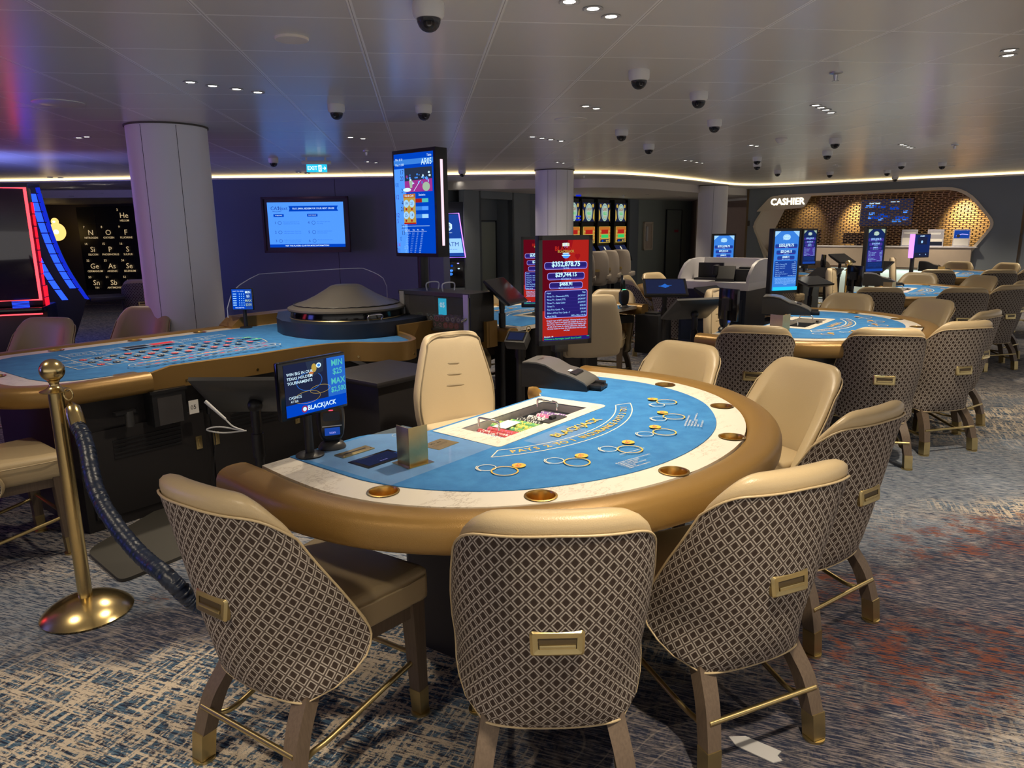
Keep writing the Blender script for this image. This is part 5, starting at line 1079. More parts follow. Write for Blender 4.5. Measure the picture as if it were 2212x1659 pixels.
# ---------------------------------------------------------------- stanchions and rope
t = thing('stanchion', 'polished brass stanchion with ball top at the left', 'stanchion', onz(190, 1322, 0), 0, 'brass stanchions'); stanchion_parts(t, .955)
sp = t.location.copy(); hk = obj('rope_ring', G().sweep([(.050+.016*math.cos(a), -.012, .905+.022*math.sin(a)) for a in [2*PI*k/16 for k in range(16)]], .0035, 8, closed=True), 'brass', t, 60)
e1 = sp+Vector((.058, -.02, .878)); sw = Vector((.20, -.98, 0))
t = thing('barrier_rope', 'navy ruched leather barrier rope sagging from the brass stanchion', 'rope', (0, 0, 0))
a = e1; b = a+Vector((.030, -.035, -.085))
obj('brass_end', G().sweep([a, a.lerp(b, .18), a.lerp(b, .25), a.lerp(b, .6), b], [.006, .018, .026, .029, .029], 20), 'brass', t, 60)
tgt = [b] + [atd(u, v, d) for u, v, d in ((186, 960, 2.62), (205, 1050, 2.50), (240, 1120, 2.40), (300, 1195, 2.30), (360, 1245, 2.20), (420, 1300, 2.24))]
last = tgt[-1]; tgt += [last+Vector((.10, -.01, -.04)), last+Vector((.22, .02, -.05))]
path = crom(tgt, 26); n = len(path); rr = []
for i in range(n): rr.append(.0265+.0009*math.sin(i*1.9)+.0006*math.sin(i*3.7+1))
obj('rope_body', G().sweep([p+Vector((.0016*math.sin(i*2.3), 0, .0016*math.cos(i*2.9))) for i, p in enumerate(path)], rr, 16), 'navy_rope', t, 180)
p = W(1727+114, 8.6); t = thing('stanchion', 'distant brass stanchion with ball top beside the third dealer chair', 'stanchion', (p[0], p[1], 0), 0, 'brass stanchions'); stanchion_parts(t, 1.0)
q = atd(1140, 715, 4.3); t = thing('rope_hook', 'brass rope hook hanging below the back row table rail', 'hook', q); obj('snap', G().cyl((0, 0, 0), (-.035, -.01, -.06), .011, .014), 'brass', t); obj('ring', G().sweep([(.012*math.cos(a)+.005, 0, .015*math.sin(a)+.014) for a in [2*PI*k/14 for k in range(14)]], .003, 8, closed=True), 'brass', t)
pm = [onz(u, v, 0) for u, v in ((185, 1200), (262, 1256), (420, 1208), (440, 1150), (330, 1120), (215, 1150))]
cm = sum(pm, Vector())/6; mat_poly = rnd([(onz(u, v, 0).x, onz(u, v, 0).y) for u, v in ((186, 1196), (262, 1262), (600, 1120), (420, 1060))], [.08, .05, .05, .05])
tag(obj('floor_mat', G().prism(mat_poly, .001, .016), 'rubber'), 'dark rubber dealer mat on the carpet behind the barrier rope', 'mat')
# ================================================================ roulette table; local x along, -y to the dealer side
RO_, RA = Vector((-2.0, 4.2, 0)), R(45.5)
def rp(x, y, z=0.): c, s = math.cos(RA), math.sin(RA); return (RO_.x+c*x+s*y, RO_.y+s*x-c*y, z)
t = RT = thing('roulette_table', 'long roulette table with blue printed felt and gold rail', 'gaming table', RO_, RA)
wallc = [(p.x, p.y) for p in crom([(.17, -.62), (.49, -.65), (.75, -.69), (1.04, -.70), (1.22, -.725), (1.36, -.80), (1.45, -.95), (1.56, -1.07), (1.68, -1.04), (1.78, -.90), (1.86, -.72)], 5)]
railc = [(p.x, p.y) for p in crom([(1.55, .70), (1.0, .70), (.4, .70), (-.10, .70), (-.30, .62), (-.375, .44), (-.38, 0), (-.38, -.26), (-.34, -.42), (-.22, -.52), (-.05, -.545), (.17, -.56)], 5)]
base = railc+wallc+[(2.46, -.74), (2.46, .70)]
plate('marble_border', base, [circ(x, y, .043) for x, y in ((.21, .64), (.70, .64), (1.17, .64), (-.325, -.02))], TZ-.03, TZ, 'marble', t)
felt = [(1.45, .575), (-.05, .575), (-.20, .50), (-.255, .35), (-.255, -.25), (-.22, -.44), (-.1, -.50), (.08, -.52), (.2, -.58)]+[(x, y+.012) for x, y in wallc[2:]]+[(2.3, -.70), (2.3, .575)]
plate('felt_top', felt, [], TZ+.0003, TZ+.0028, 'felt', t)
def sh(w): c, q = math.cos(w), math.sin(w); return (.064*math.copysign(abs(c)**.75, c), .054*math.copysign(abs(q)**.70, q))
pr_ = [Vector(p) for p in railc]; ps = []
for i, p in enumerate(pr_):
    a_, b_ = pr_[max(i-1, 0)], pr_[min(i+1, len(pr_)-1)]; d = (b_-a_).normalized(); nn_ = Vector((-d.y, d.x)); nn_ = nn_ if (p+nn_*.1-Vector((.6, .05))).length > (p-Vector((.6, .05))).length else -nn_
    q = p+nn_*.060; ps.append((q.x, q.y, TZ-.042))
obj('padded_rail', G().sweep(ps, 1., 24, shape=sh), 'gold_leather', t, 60)
g = G(); W_ = [Vector(p) for p in wallc]; rr = []
for i, p in enumerate(W_):
    d = (W_[min(i+1, len(W_)-1)]-W_[max(i-1, 0)]).normalized(); n_ = Vector((d.y, -d.x))*.026; zt = .778+.03*min(1, max(0, (p.x-.15)/.12)) if i < 6 else .808
    rr.append([Vector((p.x, p.y, .685)), Vector((p.x+n_.x, p.y+n_.y, .685)), Vector((p.x+n_.x, p.y+n_.y, zt-.004)), Vector((p.x+n_.x*.5, p.y+n_.y*.5, zt)), Vector((p.x, p.y, zt-.004))])
obj('gold_side_panel', g.rings(rr), 'gold_leather', t, 50)
for i in (3, 10, 18, 27, 38, 47):
    p = W_[min(i, len(W_)-1)]; d = (W_[min(i+1, len(W_)-1)]-W_[max(i-1, 0)]).normalized(); n_ = Vector((d.y, -d.x))
    obj('bolt_head', G().cyl((p.x+n_.x*.024, p.y+n_.y*.024, .715), (p.x+n_.x*.031, p.y+n_.y*.031, .715), .008, seg=12), 'brass', t)
g = G(); g.box(1.86, 2.36, -.735, -.71, .66, .85).box(2.34, 2.37, -1.13, -.72, .66, .85).box(2.36, 2.46, -1.13, -1.10, .66, .85); obj('chip_bay_wall', g, 'gold_leather', t)
obj('raised_end', G().rings([[Vector((x, y, z)) for y, z in ((.62, .70), (.80, .70), (.80, zt), (.62, zt))] for x, zt in ((1.42, .79), (1.50, .855), (2.45, .86))]), 'gold_leather', t, 30)
for x, y in ((.21, .64), (.70, .64), (1.17, .64), (-.325, -.02)): g = G(); g.lathe([(.047, .003), (.041, .004), (.039, .0), (.038, -.060), (0, -.062)], seg=24, cap=False); obj('cup_holder', g, 'brass_cup', t, 40, M=Matrix.Translation((x, y, TZ)))
obj('cabinet', G().box(-.20, 2.44, -.585, .45, 0, .70), 'black_wood', t)
for x0 in (-.16, .50, 1.16, 1.82):
    dr = obj('cabinet_door', G().box(x0, x0+.62, -.597, -.585, .06, .52, bev=.002), 'black_wood', t)
    g = G(); [g.box(x0+.12, x0+.48, -.602, -.597, .36+.022*k, .370+.022*k) for k in range(5)]; obj('vent_louvre', g, 'black', dr)
    for hx in ((x0+.575, x0+.62+.06) if x0 < .4 else ((x0+.575,))): 
        g = G(); g.box(hx-.018, hx+.018, -.603, -.597, .30, .375, bev=.002).box(hx-.006, hx+.006, -.607, -.603, .315, .36, bev=.002); obj('flush_pull', g, 'brass_brushed', dr)
# printed layout, read from the far side
f = F(.00012); cr, gd, rd, bk = 'felt_print_cream', 'felt_print_gold', 'felt_print_red', 'felt_print_black'
X0, X1, Y0, Y1 = .10, 1.12, -.20, .20; cw, rh = (X1-X0)/12, .115
REDS = {1, 3, 5, 7, 9, 12, 14, 16, 18, 19, 21, 23, 25, 27, 30, 32, 34, 36}
yb = [-.20, -.085, .03, .145]
for i in range(13): x = X0+cw*i; f.line(cr, [(x, yb[0]), (x, yb[3])], .005)
for y in yb: f.line(cr, [(X0-.10, y), (X1, y)], .005)
f.line(cr, [(X0-.10, yb[0]), (X0-.10, yb[3])], .005); f.line(cr, [(X1, yb[3]), (X1+.05, yb[3]), (X1+.10, (yb[0]+yb[3])/2+.04), (X1+.10, (yb[0]+yb[3])/2-.04), (X1+.05, yb[0]), (X1, yb[0])], .005)
for i in range(12):
    for j in range(3):
        x, y = X0+cw*(i+.5), (yb[j]+yb[j+1])/2; n_ = 3*(11-i)+1+(2-j)
        f.disc(rd if n_ in REDS else bk, x, y, .020, .027); f.text(cr, str(n_), x, y, .034, 1, PI)
for j in range(3): f.text(cr, '2 to 1', X0-.05, (yb[j]+yb[j+1])/2, .024, 1, -PI/2)
f.disc('felt_print_green', X1+.045, .035, .035, .022).text(cr, '00', X1+.045, .035, .03, 1, PI).disc('felt_print_green', X1+.045, -.085, .035, .022).text(cr, '0', X1+.045, -.085, .03, 1, PI)
for i, s in enumerate(['3rd 12', '2nd 12', '1st 12']): xx = X0+cw*(4*i+2); f.text(cr, s, xx, .175, .03, 1, PI); f.line(cr, [(X0+cw*4*i, yb[3]), (X0+cw*4*i, .21)], .005)
f.line(cr, [(X0, .21), (X1, .21)], .005).line(cr, [(X0, .31), (X1, .31)], .005)
for i, s in enumerate(['19 to 36', 'ODD', 'BLACK', 'RED', 'EVEN', '1 to 18']):
    xx = X0+cw*(2*i+1); f.line(cr, [(X0+cw*2*i, .21), (X0+cw*2*i, .31)], .005)
    if s in ('BLACK', 'RED'): f.rect(bk if s == 'BLACK' else rd, xx-cw*.85, xx+cw*.85, .225, .295)
    else: f.text(cr, s, xx, .26, .032, 1, PI)
f.line(cr, [(X1, .21), (X1, .31)], .005)
tx0, tx1, ty0, ty1 = .24, 1.06, -.46, -.34
for o_ in (0, .03):
    pts = [(tx0, ty0+o_)]+[(tx1, ty0+o_)]+[(tx1+(.06-o_)*math.sin(R(a)), (ty0+ty1)/2-(.06-o_)*math.cos(R(a))) for a in range(15, 180, 15)]+[(tx1, ty1-o_), (tx0, ty1-o_)]+[(tx0-(.06-o_)*math.sin(R(a)), (ty0+ty1)/2+(.06-o_)*math.cos(R(a))) for a in range(15, 180, 15)]+[(tx0, ty0+o_)]
    f.line(cr, pts, .004)
random.seed(11)
for i in range(17):
    x = tx0+.02+(tx1-tx0-.04)*i/16
    for y in (ty0+.015, ty1-.015): f.rect(rd if (i+(y > -.4)) % 2 else bk, x-.014, x+.014, y-.008, y+.008); f.line(cr, [(x+.024, y-.012), (x+.024, y+.012)], .002)
for s, x in (('TIER', .86), ('ORPHELINS', .64), ('VOISINS DU ZERO', .38)): f.text(gd, s, x, -.40, .030, .95, PI, .01)
f.obj('layout_lettering', t, Matrix.Translation((0, 0, TZ+.0029)))
o = obj('table_plate', G().box(.04, .15, -.555, -.50, TZ+.001, TZ+.003), 'brass_brushed', t)
# wheel box (curved navy front) and wheel
wx, wy = 1.92, -.13
bx = [(1.75, .50), (1.50, .16)]+[(p.x, p.y) for p in crom([(1.42, -.02), (1.40, -.28), (1.47, -.50), (1.63, -.655), (1.85, -.705), (2.10, -.70), (2.34, -.62)], 5)]+[(2.34, .50)]
t = thing('wheel_stand', 'navy curved box that carries the roulette wheel', 'wheel stand', rp(0, 0, TZ+.003), RA); MT_ = Matrix.Translation((0, 0, -.003))
obj('front', plate('x', bx, [circ(wx, wy, .42, 48)], 0, .102, 'navy').data and G().prism(bx, 0, .001), 'navy', t)
for o_ in [o for o in bpy.data.objects if o.name.startswith('x')]: o_.name = 'curved_body'; o_.parent = t
t = thing('roulette_wheel', 'roulette wheel under a grey pleated cone cover', 'roulette wheel', rp(wx, -wy, TZ+.004), RA)
obj('bowl', G().lathe([(0, 0), (.36, 0), (.40, .02), (.415, .10), (.405, .15), (.36, .15), (0, .06)], seg=64), 'black_gloss', t, 50)
obj('rim_band', G().lathe([(.416, .06), (.421, .065), (.421, .10), (.416, .105)], seg=64), 'brass_brushed', t)
cg = G(); rs_ = []
for i, (r_, z_) in enumerate([(.425, .150), (.432, .158), (.43, .170), (.375, .192), (.30, .216), (.225, .252), (.16, .290), (.115, .318), (.09, .326), (0, .328)]): rs_.append([Vector((r_*math.cos(2*PI*k/72), r_*math.sin(2*PI*k/72), z_)) for k in range(72)])
obj('cover', cg.rings(rs_), 'cover_vinyl', t, 50)
obj('cover_hem', G().sweep([(.385*math.cos(2*PI*k/60), .385*math.sin(2*PI*k/60), .190+(.003 if k % 2 else 0)) for k in range(60)], .004, 6, closed=True), 'black', t)
for a in (-105, -20):
    c, s = math.cos(R(a)), math.sin(R(a)); g = G(); g.sweep(crom([(c*.44-s*.05, s*.44+c*.05, .100), (c*.45-s*.05, s*.45+c*.05, .135), (c*.45+s*.05, s*.45-c*.05, .135), (c*.44+s*.05, s*.44-c*.05, .100)], 5), .006, 8); obj('lift_handle', g, 'chrome', t, 60)
limit_display(rp(1.50, -.56, TZ+.003), R(-8), 'small roulette limit display reading MIN MAX beside the wheel', .165, .165, .22, pic_roul)
# clear shield
g = G(); gp = [rp(1.40, -.63)]+[rp(x, -.66) for x in (1.8, 2.2, 2.5)]+[rp(2.68, -.55), rp(2.72, -.3)]; pts = crom([(p[0], p[1]) for p in gp], 5)
zs = lambda i: min(1.17, .93+.24*min(1, i/4)**.5, 1.02+.15*min(1, (len(pts)-1-i)/5)**.5)
g.rings([[Vector((p.x, p.y, .86)), Vector((p.x+.004, p.y+.004, .86)), Vector((p.x+.004, p.y+.004, zs(i))), Vector((p.x, p.y, zs(i)))] for i, p in enumerate(pts)]); o = thing('acrylic_shield', 'tall clear acrylic shield curving behind the roulette wheel', 'shield', (0, 0, 0))
obj('pane', g, 'acrylic', o, 30); obj('polished_edge', G().sweep([(pts[0].x, pts[0].y, .86)]+[(p.x, p.y, zs(i)) for i, p in enumerate(pts)]+[(pts[-1].x, pts[-1].y, .86)], .0035, 6), 'acrylic_edge', o)
# chip case
t = thing('chip_case', 'black roulette chip case with clear front and aluminium posts', 'chip case', rp(0, 0, 0), RA); z0, z1 = TZ+.02, 1.05
cx0, cx1, cy0, cy1 = 2.20, 2.46, -1.10, -.40
obj('base', G().box(cx0-.02, cx1, cy0, cy1, TZ+.003, z0), 'charcoal', t); obj('shell', G().box(cx1-.01, cx1, cy0, cy1, z0, z1).box(cx0, cx1, cy0, cy0+.012, z0-.09, z1).box(cx0, cx1, cy1-.012, cy1, z0, z1).box(cx0+.08, cx1, cy0+.42, cy1, z0+.0, z1-.01).box(cx0, cx1, cy0, cy1, z1-.002, z1+.006), 'black', t)
for y in (cy0+.012, cy1-.055): obj('post', G().box(cx0-.012, cx0, y, y+.045, z0-.05, z1), 'aluminium', t)
obj('front_pane', G().box(cx0-.004, cx0-.001, cy0+.05, cy1-.05, z0, z1), 'smoked', t); obj('top_frame', G().box(cx0-.01, cx0+.004, cy0, cy1, z1-.02, z1+.008), 'charcoal', t)
for y in (-.62, -.78): obj('carry_loop', G().sweep(crom([(2.27, y, z1), (2.27, y, z1+.06), (2.39, y, z1+.06), (2.39, y, z1)], 6), .005, 8), 'acrylic_edge', t)
f = F(.0005).rect('s_cyan', -.05, .03, 0, .12).text('s_white', '05', -.01, .07, .05, 1, 0, .02); f.obj('number_card', t, Matrix.Translation((cx0+.07, cy0+.32, z0+.09)) @ Matrix.Rotation(-PI/2, 4, 'Z') @ UPR)
obj('latch', G().cyl((cx0-.02, cy0+.03, z0+.09), (cx0-.03, cy0+.06, z0+.07), .008), 'chrome', t); obj('latch', G().cyl((cx0-.02, cy1-.03, z0+.10), (cx0-.03, cy1-.06, z0+.08), .008), 'charcoal', t)
cols = [('chip_green', 'chip_white', 'green'), ('chip_green', 'chip_white', 'green'), ('chip_green', 'chip_white', 'green'), ('chip_green', 'chip_white', 'green'), ('chip_black', 'chip_pink', 'dark pink'), ('chip_black', 'chip_pink', 'dark pink'), ('chip_red', 'chip_pink', 'red'), ('chip_red', 'chip_pink', 'red'), ('chip_red', 'chip_pink', 'red')]
for i, (a, b, nmc) in enumerate(cols):
    y = cy1-.30-.052*i if i < 6 else cy1-.62+.0-.052*(i-6)+(-.0); y = -.53-.053*i
    chips(rp(cx0+.012, -y, z0+.024), 0, (a, b), .10, 'lower row %s chip roll, %s from the left in the chip case' % (nmc, ['first', 'second', 'third', 'fourth', 'fifth', 'sixth', 'seventh', 'eighth', 'ninth'][i]), .023, (0, 0, RA), 'chip rolls in the roulette chip case')
for i, (a, b, nmc) in enumerate([('chip_black', 'chip_green', 'black'), ('chip_black', 'chip_white', 'black'), ('chip_black', 'chip_white', 'black'), ('chip_black', 'chip_white', 'black'), ('chip_pink', 'chip_black', 'pink'), ('chip_pink', 'chip_black', 'pink'), ('chip_purple', 'chip_white', 'grey violet'), ('chip_purple', 'chip_white', 'grey violet'), ('chip_purple', 'chip_white', 'grey violet')]):
    chips(rp(cx0+.012, .55+.053*i, z0+.070), 0, (a, b), .10, 'upper row %s chip roll, %s from the left in the chip case' % (nmc, ['first', 'second', 'third', 'fourth', 'fifth', 'sixth', 'seventh', 'eighth', 'ninth'][i]), .023, (0, 0, RA), 'chip rolls in the roulette chip case')
# drop box and gear hung under the near rim
p = rp(.235, .66, 0); t = thing('drop_box', 'black drop box with scratched clear front and label 05 under the roulette rim', 'drop box', p, RA)
obj('case', G().box(-.09, .09, -.02, .14, .50, .675, bev=.004).box(-.10, .10, -.03, .14, .675, .69), 'black', t); obj('clear_front', G().box(-.065, .065, -.026, -.02, .505, .65), 'smoked', t)
f = F(.0006).rect('paper', .0, .055, 0, .075); f.text('black', '05', .025, .035, .034); o = f.obj('number_label', t, Matrix.Translation((.10, -.022, .53)) @ UPR); o['label'] = 'cream label reading 05'
t = thing('cup_bracket', 'black bracket with hanging cup under the roulette rim', 'bracket', rp(.03, .66, 0), RA); obj('arm', G().box(-.07, .03, -.015, .02, .60, .615), 'black', t); obj('cup', G().cyl((.0, 0, .53), (.0, 0, .61), .022), 'charcoal', t)
t = thing('handheld_reader', 'black handheld reader hanging beside the drop box', 'reader', rp(.47, .64, 0), RA); obj('head', G().box(-.03, .03, -.02, .02, .60, .64, bev=.006), 'black', t); obj('grip', G().cyl((0, 0, .50), (0, 0, .60), .012), 'black', t); obj('cord', G().sweep(crom([(0, 0, .50), (.02, 0, .35), (-.01, 0, .15), (0, 0, .03)], 5), .003, 6), 'black', t)
t = thing('support_strut', 'sloping silver strut under the wheel end of the roulette table', 'strut', rp(1.45, .62, 0), RA); obj('strut', G().rings([[Vector((x+d, y, z+e)) for d, e in ((-.03, 0), (.03, 0))]+[Vector((x+d, y+.02, z+e)) for d, e in ((.03, 0), (-.03, 0))] for x, y, z in ((-.02, .02, .70), (.22, .02, .58))]), 'steel', t)
o = obj('terminal_bin', G().rings([[Vector((x, y, z)) for x, y in ((-a, -b), (a, -b), (a, b), (-a, b))] for a, b, z in ((.20, .16, 0), (.22, .18, .50), (.24, .19, .53))]), 'black_wood'); o.location = rp(1.72, .72, 0); o.rotation_euler = (0, 0, RA); tag(o, 'black floor cabinet under the wheel end of the roulette table', 'cabinet')
o = obj('terminal_cabinet', G().box(-.22, .22, -.2, .2, 0, .70, bev=.01).box(-.26, .26, -.24, .24, .70, .73, bev=.01), 'black_wood'); o.location = on(1, .50, -1.05); o.rotation_euler = (0, 0, A0); tag(o, 'black side cabinet right of the cream dealer chair', 'cabinet')
# ---------------------------------------------------------------- tall tower sign
p = atd(896, 440, 5.75); t = thing('tower_sign', 'tall two sided roulette tower screen headed Table AR05', 'display', (p.x, p.y, 0), R(-47)); zc = p.z; h = .84; w = .50
obj('housing', G().box(-w/2, w/2, 0, .13, zc-h/2, zc+h/2, bev=.006), 'black', t); obj('pole', G().cyl((.0, .065, .02), (.0, .065, zc-h/2), .045), 'black', t); obj('base', G().lathe([(0, 0), (.22, 0), (.22, .01), (.04, .03), (0, .03)], (0, .065, 0)), 'black', t)
obj('side_light', G().box(w/2-.001, w/2+.004, .05, .075, zc-.33, zc+.33, bev=.001), 'neon_pink', t)
f = F(.0008); a_, b_ = -w/2+.022, w/2-.022; y0, y1 = -h/2+.03, h/2-.03
f.rect('s_royal', a_, b_, y0, y1).rect('s_sky', a_, a_+.135, y0, y1-.115).rect('s_blue2', a_, b_, y1-.085, y1-.045)
f.text('s_white', 'Min: $ 10', a_+.02, y1-.045, .025, .9, 0, 0, 'LEFT').text('s_white', 'Max: $ 200', a_+.02, y1-.085, .025, .9, 0, 0, 'LEFT').text('s_white', 'Table', b_-.015, y1-.028, .026, .9, 0, 0, 'RIGHT').text('s_white', 'AR05', b_-.012, y1-.075, .066, .8, 0, .01, 'RIGHT')
for i, (s, c, al) in enumerate([('17', 's_slate', 1), ('20', 's_slate', 1), ('00', 's_blue', 0), ('2', 's_slate', 1), ('12', 's_indigo2', 0), ('4', 's_slate', 1), ('26', 's_slate', 1), ('12', 's_indigo2', 0), ('5', 's_indigo2', 0), ('22', 's_slate', 1), ('13', 's_slate', 1), ('0', 's_blue', .5), ('14', 's_magenta', 0), ('21', 's_indigo2', 0)]): f.text(c, s, a_+.035+.06*al, y1-.145-.0475*i, .05, .85)
px0 = a_+.14; yt = y1-.115
f.rect('s_photo', px0, b_, yt-.185, yt).poly('s_magenta', [(px0, yt-.185), (b_, yt-.185), (b_, yt-.09), (px0, yt-.10)]); random.seed(2)
for i in range(26): x, y = random.uniform(px0+.02, b_-.02), random.uniform(yt-.12, yt-.04); f.disc(random.choice(['s_pale', 's_white', 's_blue2', 's_magenta', 's_sky']), x, y, random.uniform(.005, .013), random.uniform(.004, .013), 10)
f.poly('s_mint', [(px0+.075, yt-.10), (px0+.115, yt-.10), (px0+.11, yt-.155), (px0+.085, yt-.155)]).disc('s_white', px0+.05, yt-.168, .046, .015).disc('s_mint', b_-.045, yt-.15, .042, .034).line('s_white', [(px0+.13, yt-.18), (px0+.21, yt-.10)], .004)
yk = yt-.20; f.rect('s_gold', px0+.005, px0+.145, yk-.235, yk).rect('s_orange', px0+.005, px0+.145, yk-.03, yk).rect('s_red', px0+.005, px0+.145, yk-.235, yk-.222).text('s_white', 'Hot & Cold', px0+.075, yk-.015, .024, .9, 0, .01)
for i, (s, x, y) in enumerate([('19', .04, -.075), ('21', .108, -.075), ('35', .04, -.165), ('14', .108, -.165)]): f.disc('s_pale', px0+x, yk+y, .030).text('s_slate', s, px0+x, yk+y, .036, .9).disc('s_red', px0+x, yk+y-.043, .010)
f.text('s_white', 'Statistics', px0+.235, yk-.012, .024, .9)
for i in range(3): f.rect('s_red' if i == 0 else 's_blue2', px0+.16, px0+.235, yk-.07-.06*i, yk-.04-.06*i).rect(['s_teal', 's_sky', 's_pale'][i], px0+.235, b_-.01, yk-.07-.06*i, yk-.04-.06*i)
ym = yk-.25; f.line('s_white', [(px0, ym), (b_, ym)], .002)
for x, s in ((.06, 'Bet Type'), (.135, 'Pays'), (.185, 'Min'), (.24, 'Max')): f.text('s_white', s, px0+x, ym-.03, .016, .9)
f.line('s_white', [(px0+.03, ym-.042), (b_-.03, ym-.042)], .0015)
for i in range(12):
    for x, s in ((.075, ['Straight Up', 'Split', 'Street', 'Corner', 'Five Line', 'Six Line', 'Column', 'Dozens', 'Red / Black', 'Odd / Even', '1-18', '19-36'][i]), (.135, '%d to 1' % [35, 17, 11, 8, 6, 5, 2, 2, 1, 1, 1, 1][i]), (.185, '$10'), (.24, '$200')): f.text('s_pale', s, px0+x, ym-.055-.0135*i, .0105)
f.obj('picture', t, Matrix.Translation((0, -.001, zc)) @ UPR)
# ================================================================ slot machines
random.seed(21); NZ_ = 14.7
slot0 = None
for i, u in enumerate([1160, 1190, 1224, 1257, 1291, 1326]):
    zc = 15.3+(u-1241)*.0125; p = W(u+14, zc+.25); ang = math.atan2(1.4, 1.11)
    lb = ['slot machine with oval topper peeking out left of the second column', 'slot machine behind the left edge of the second column', 'slot machine half hidden by the right edge of the second column', 'slot machine with oval topper, third from the right of the bank', 'slot machine with oval topper, second from the right of the bank', 'slot machine with oval topper at the right end of the bank'][i]
    if slot0 is None:
        t = slot0 = thing('slot_machine', lb, 'slot machine', (p[0], p[1], 0), R(45), 'slot machines of the bank')
        obj('cabinet', G().profile([(.0, 0), (.45, 0), (.45, 2.11), (.02, 2.11), (.02, 1.10), (-.16, .84), (-.20, .74), (.0, .70)], -.25, .25), 'black', t)
        f = F(.0015); f.rect('s_slate', -.24, .24, 1.63, 2.03); f.poly('s_gold', [(-.24, 1.63), (-.17, 1.70), (-.2, 1.85), (-.24, 1.9)]).poly('s_gold', [(.24, 1.63), (.17, 1.70), (.2, 1.85), (.24, 1.9)]).disc('s_gold', -.17, 1.97, .04).disc('s_gold', .17, 1.97, .04)
        f.disc('s_mint', 0, 1.83, .145, .195).disc('s_blue', 0, 1.83, .12, .165).disc('s_mint', 0, 1.83, .11, .155).text('s_redmid', 'LUCKY', 0, 1.89, .075, .85, 0, .02).text('s_green', 'REELS', 0, 1.80, .07, .85, 0, .02).text('s_gold', 'WIN', 0, 1.72, .05)
        f.rect('s_gold', -.24, .24, 1.16, 1.52).rect('s_orange', -.22, .22, 1.44, 1.51).rect('s_red', -.15, .15, 1.36, 1.45).rect('s_green', -.15, .15, 1.27, 1.34).rect('s_slate', -.20, .20, 1.175, 1.24)
        for k_ in range(4): f.disc('s_orange', -.19, 1.24+.07*k_, .025).disc('s_orange', .19, 1.24+.07*k_, .025)
        f.disc('s_royal', -.12, 1.205, .03, .022).disc('s_gold', .05, 1.205, .03, .02).disc('s_gold', .12, 1.205, .03, .02)
        f.obj('upper_screens', t, UPR)
        f = F(.0015).rect('s_slate', -.24, .24, 0, .30).poly('s_gold', [(-.16, .16), (.16, .16), (.08, .10), (-.08, .10)]).disc('s_cream', 0, .22, .03, .05).rect('s_redmid', -.1, .1, .075, .095)
        for k_ in range(6): f.rect(random.choice(['s_orange', 's_pale', 's_cream', 's_redmid']), -.2+.07*k_, -.15+.07*k_, .02, .06)
        f.obj('lower_screen', t, Matrix.Translation((0, -.155, .85)) @ Matrix.Rotation(R(-35), 4, 'X') @ UPR); obj('button_light', G().ball((.1, -.19, .79), .02).ball((-.2, -.15, .74), .014), 'neon_blue', t); obj('divider_light', G().box(.27, .285, -.0, .02, 1.6, 2.05), 'charcoal', t)
    else: t = dup(slot0, (p[0], p[1], 0), R(45), lb)
t = thing('light_bar', 'blue lit topper bars right of the second column', 'light', (*W(1249, 14.2), 0), R(-10)); obj('bar', G().box(-.05, .05, -.02, .02, 2.10, 2.13).box(-.05, .05, -.02, .02, 1.70, 1.73).box(-.05, .05, -.02, .02, 1.64, 1.67), 'neon_bluedim', t)
# red slot machine, facing the room
p = atd(20, 530, 7.6); t = thing('slot_machine', 'tall slot machine with red neon frame at the left edge', 'slot machine', (p.x-.08, p.y, 0), R(14)); wx_ = .29
obj('cabinet', G().box(-wx_-.05, wx_+.03, .06, .55, 0, .72, bev=.02).box(-wx_-.02, wx_-.0, .06, .26, .72, 1.98, bev=.02), 'black', t); obj('screen_glass', G().box(-wx_, wx_-.01, .025, .06, .80, 1.96, bev=.01), 'tinted', t)
g = G(); g.sweep([(-wx_, .03, .79), (wx_-.01, .03, .79), (wx_-.01, .03, 1.97), (-wx_, .03, 1.97)], .017, 8, closed=True); obj('neon_frame', g, 'neon_red', t)
g = G()
for k_ in range(12): z = .30+.128*k_; d_ = .10 if k_ < 5 else .0; g.box(wx_+.012, wx_+.02, .10+0*d_, .19+d_*.8, z, z+.118, bev=.004)
obj('red_side_tile', g, 'neon_redtile', t); obj('button_deck', G().box(-wx_-.04, wx_+.03, -.16, .10, .66, .72, bev=.01), 'black_gloss', t); g = G(); g.sweep([(-wx_-.04, -.16, .655), (wx_+.03, -.16, .655)], .007, 8); obj('deck_trim', g, 'neon_red', t)
f = F(.001)
for k_ in range(5): f.rect('neon_blue', .02, .18, .0+.014*k_, .006+.014*k_)
f.obj('deck_light', t, Matrix.Translation((0, -.02, .722)) @ UPR); f = F(.001).text('red_logo', 'RARI', .13, .36, .07, 1.2, 0, .02); f.obj('logo_lettering', t, Matrix.Translation((0, .058, 0)) @ UPR)
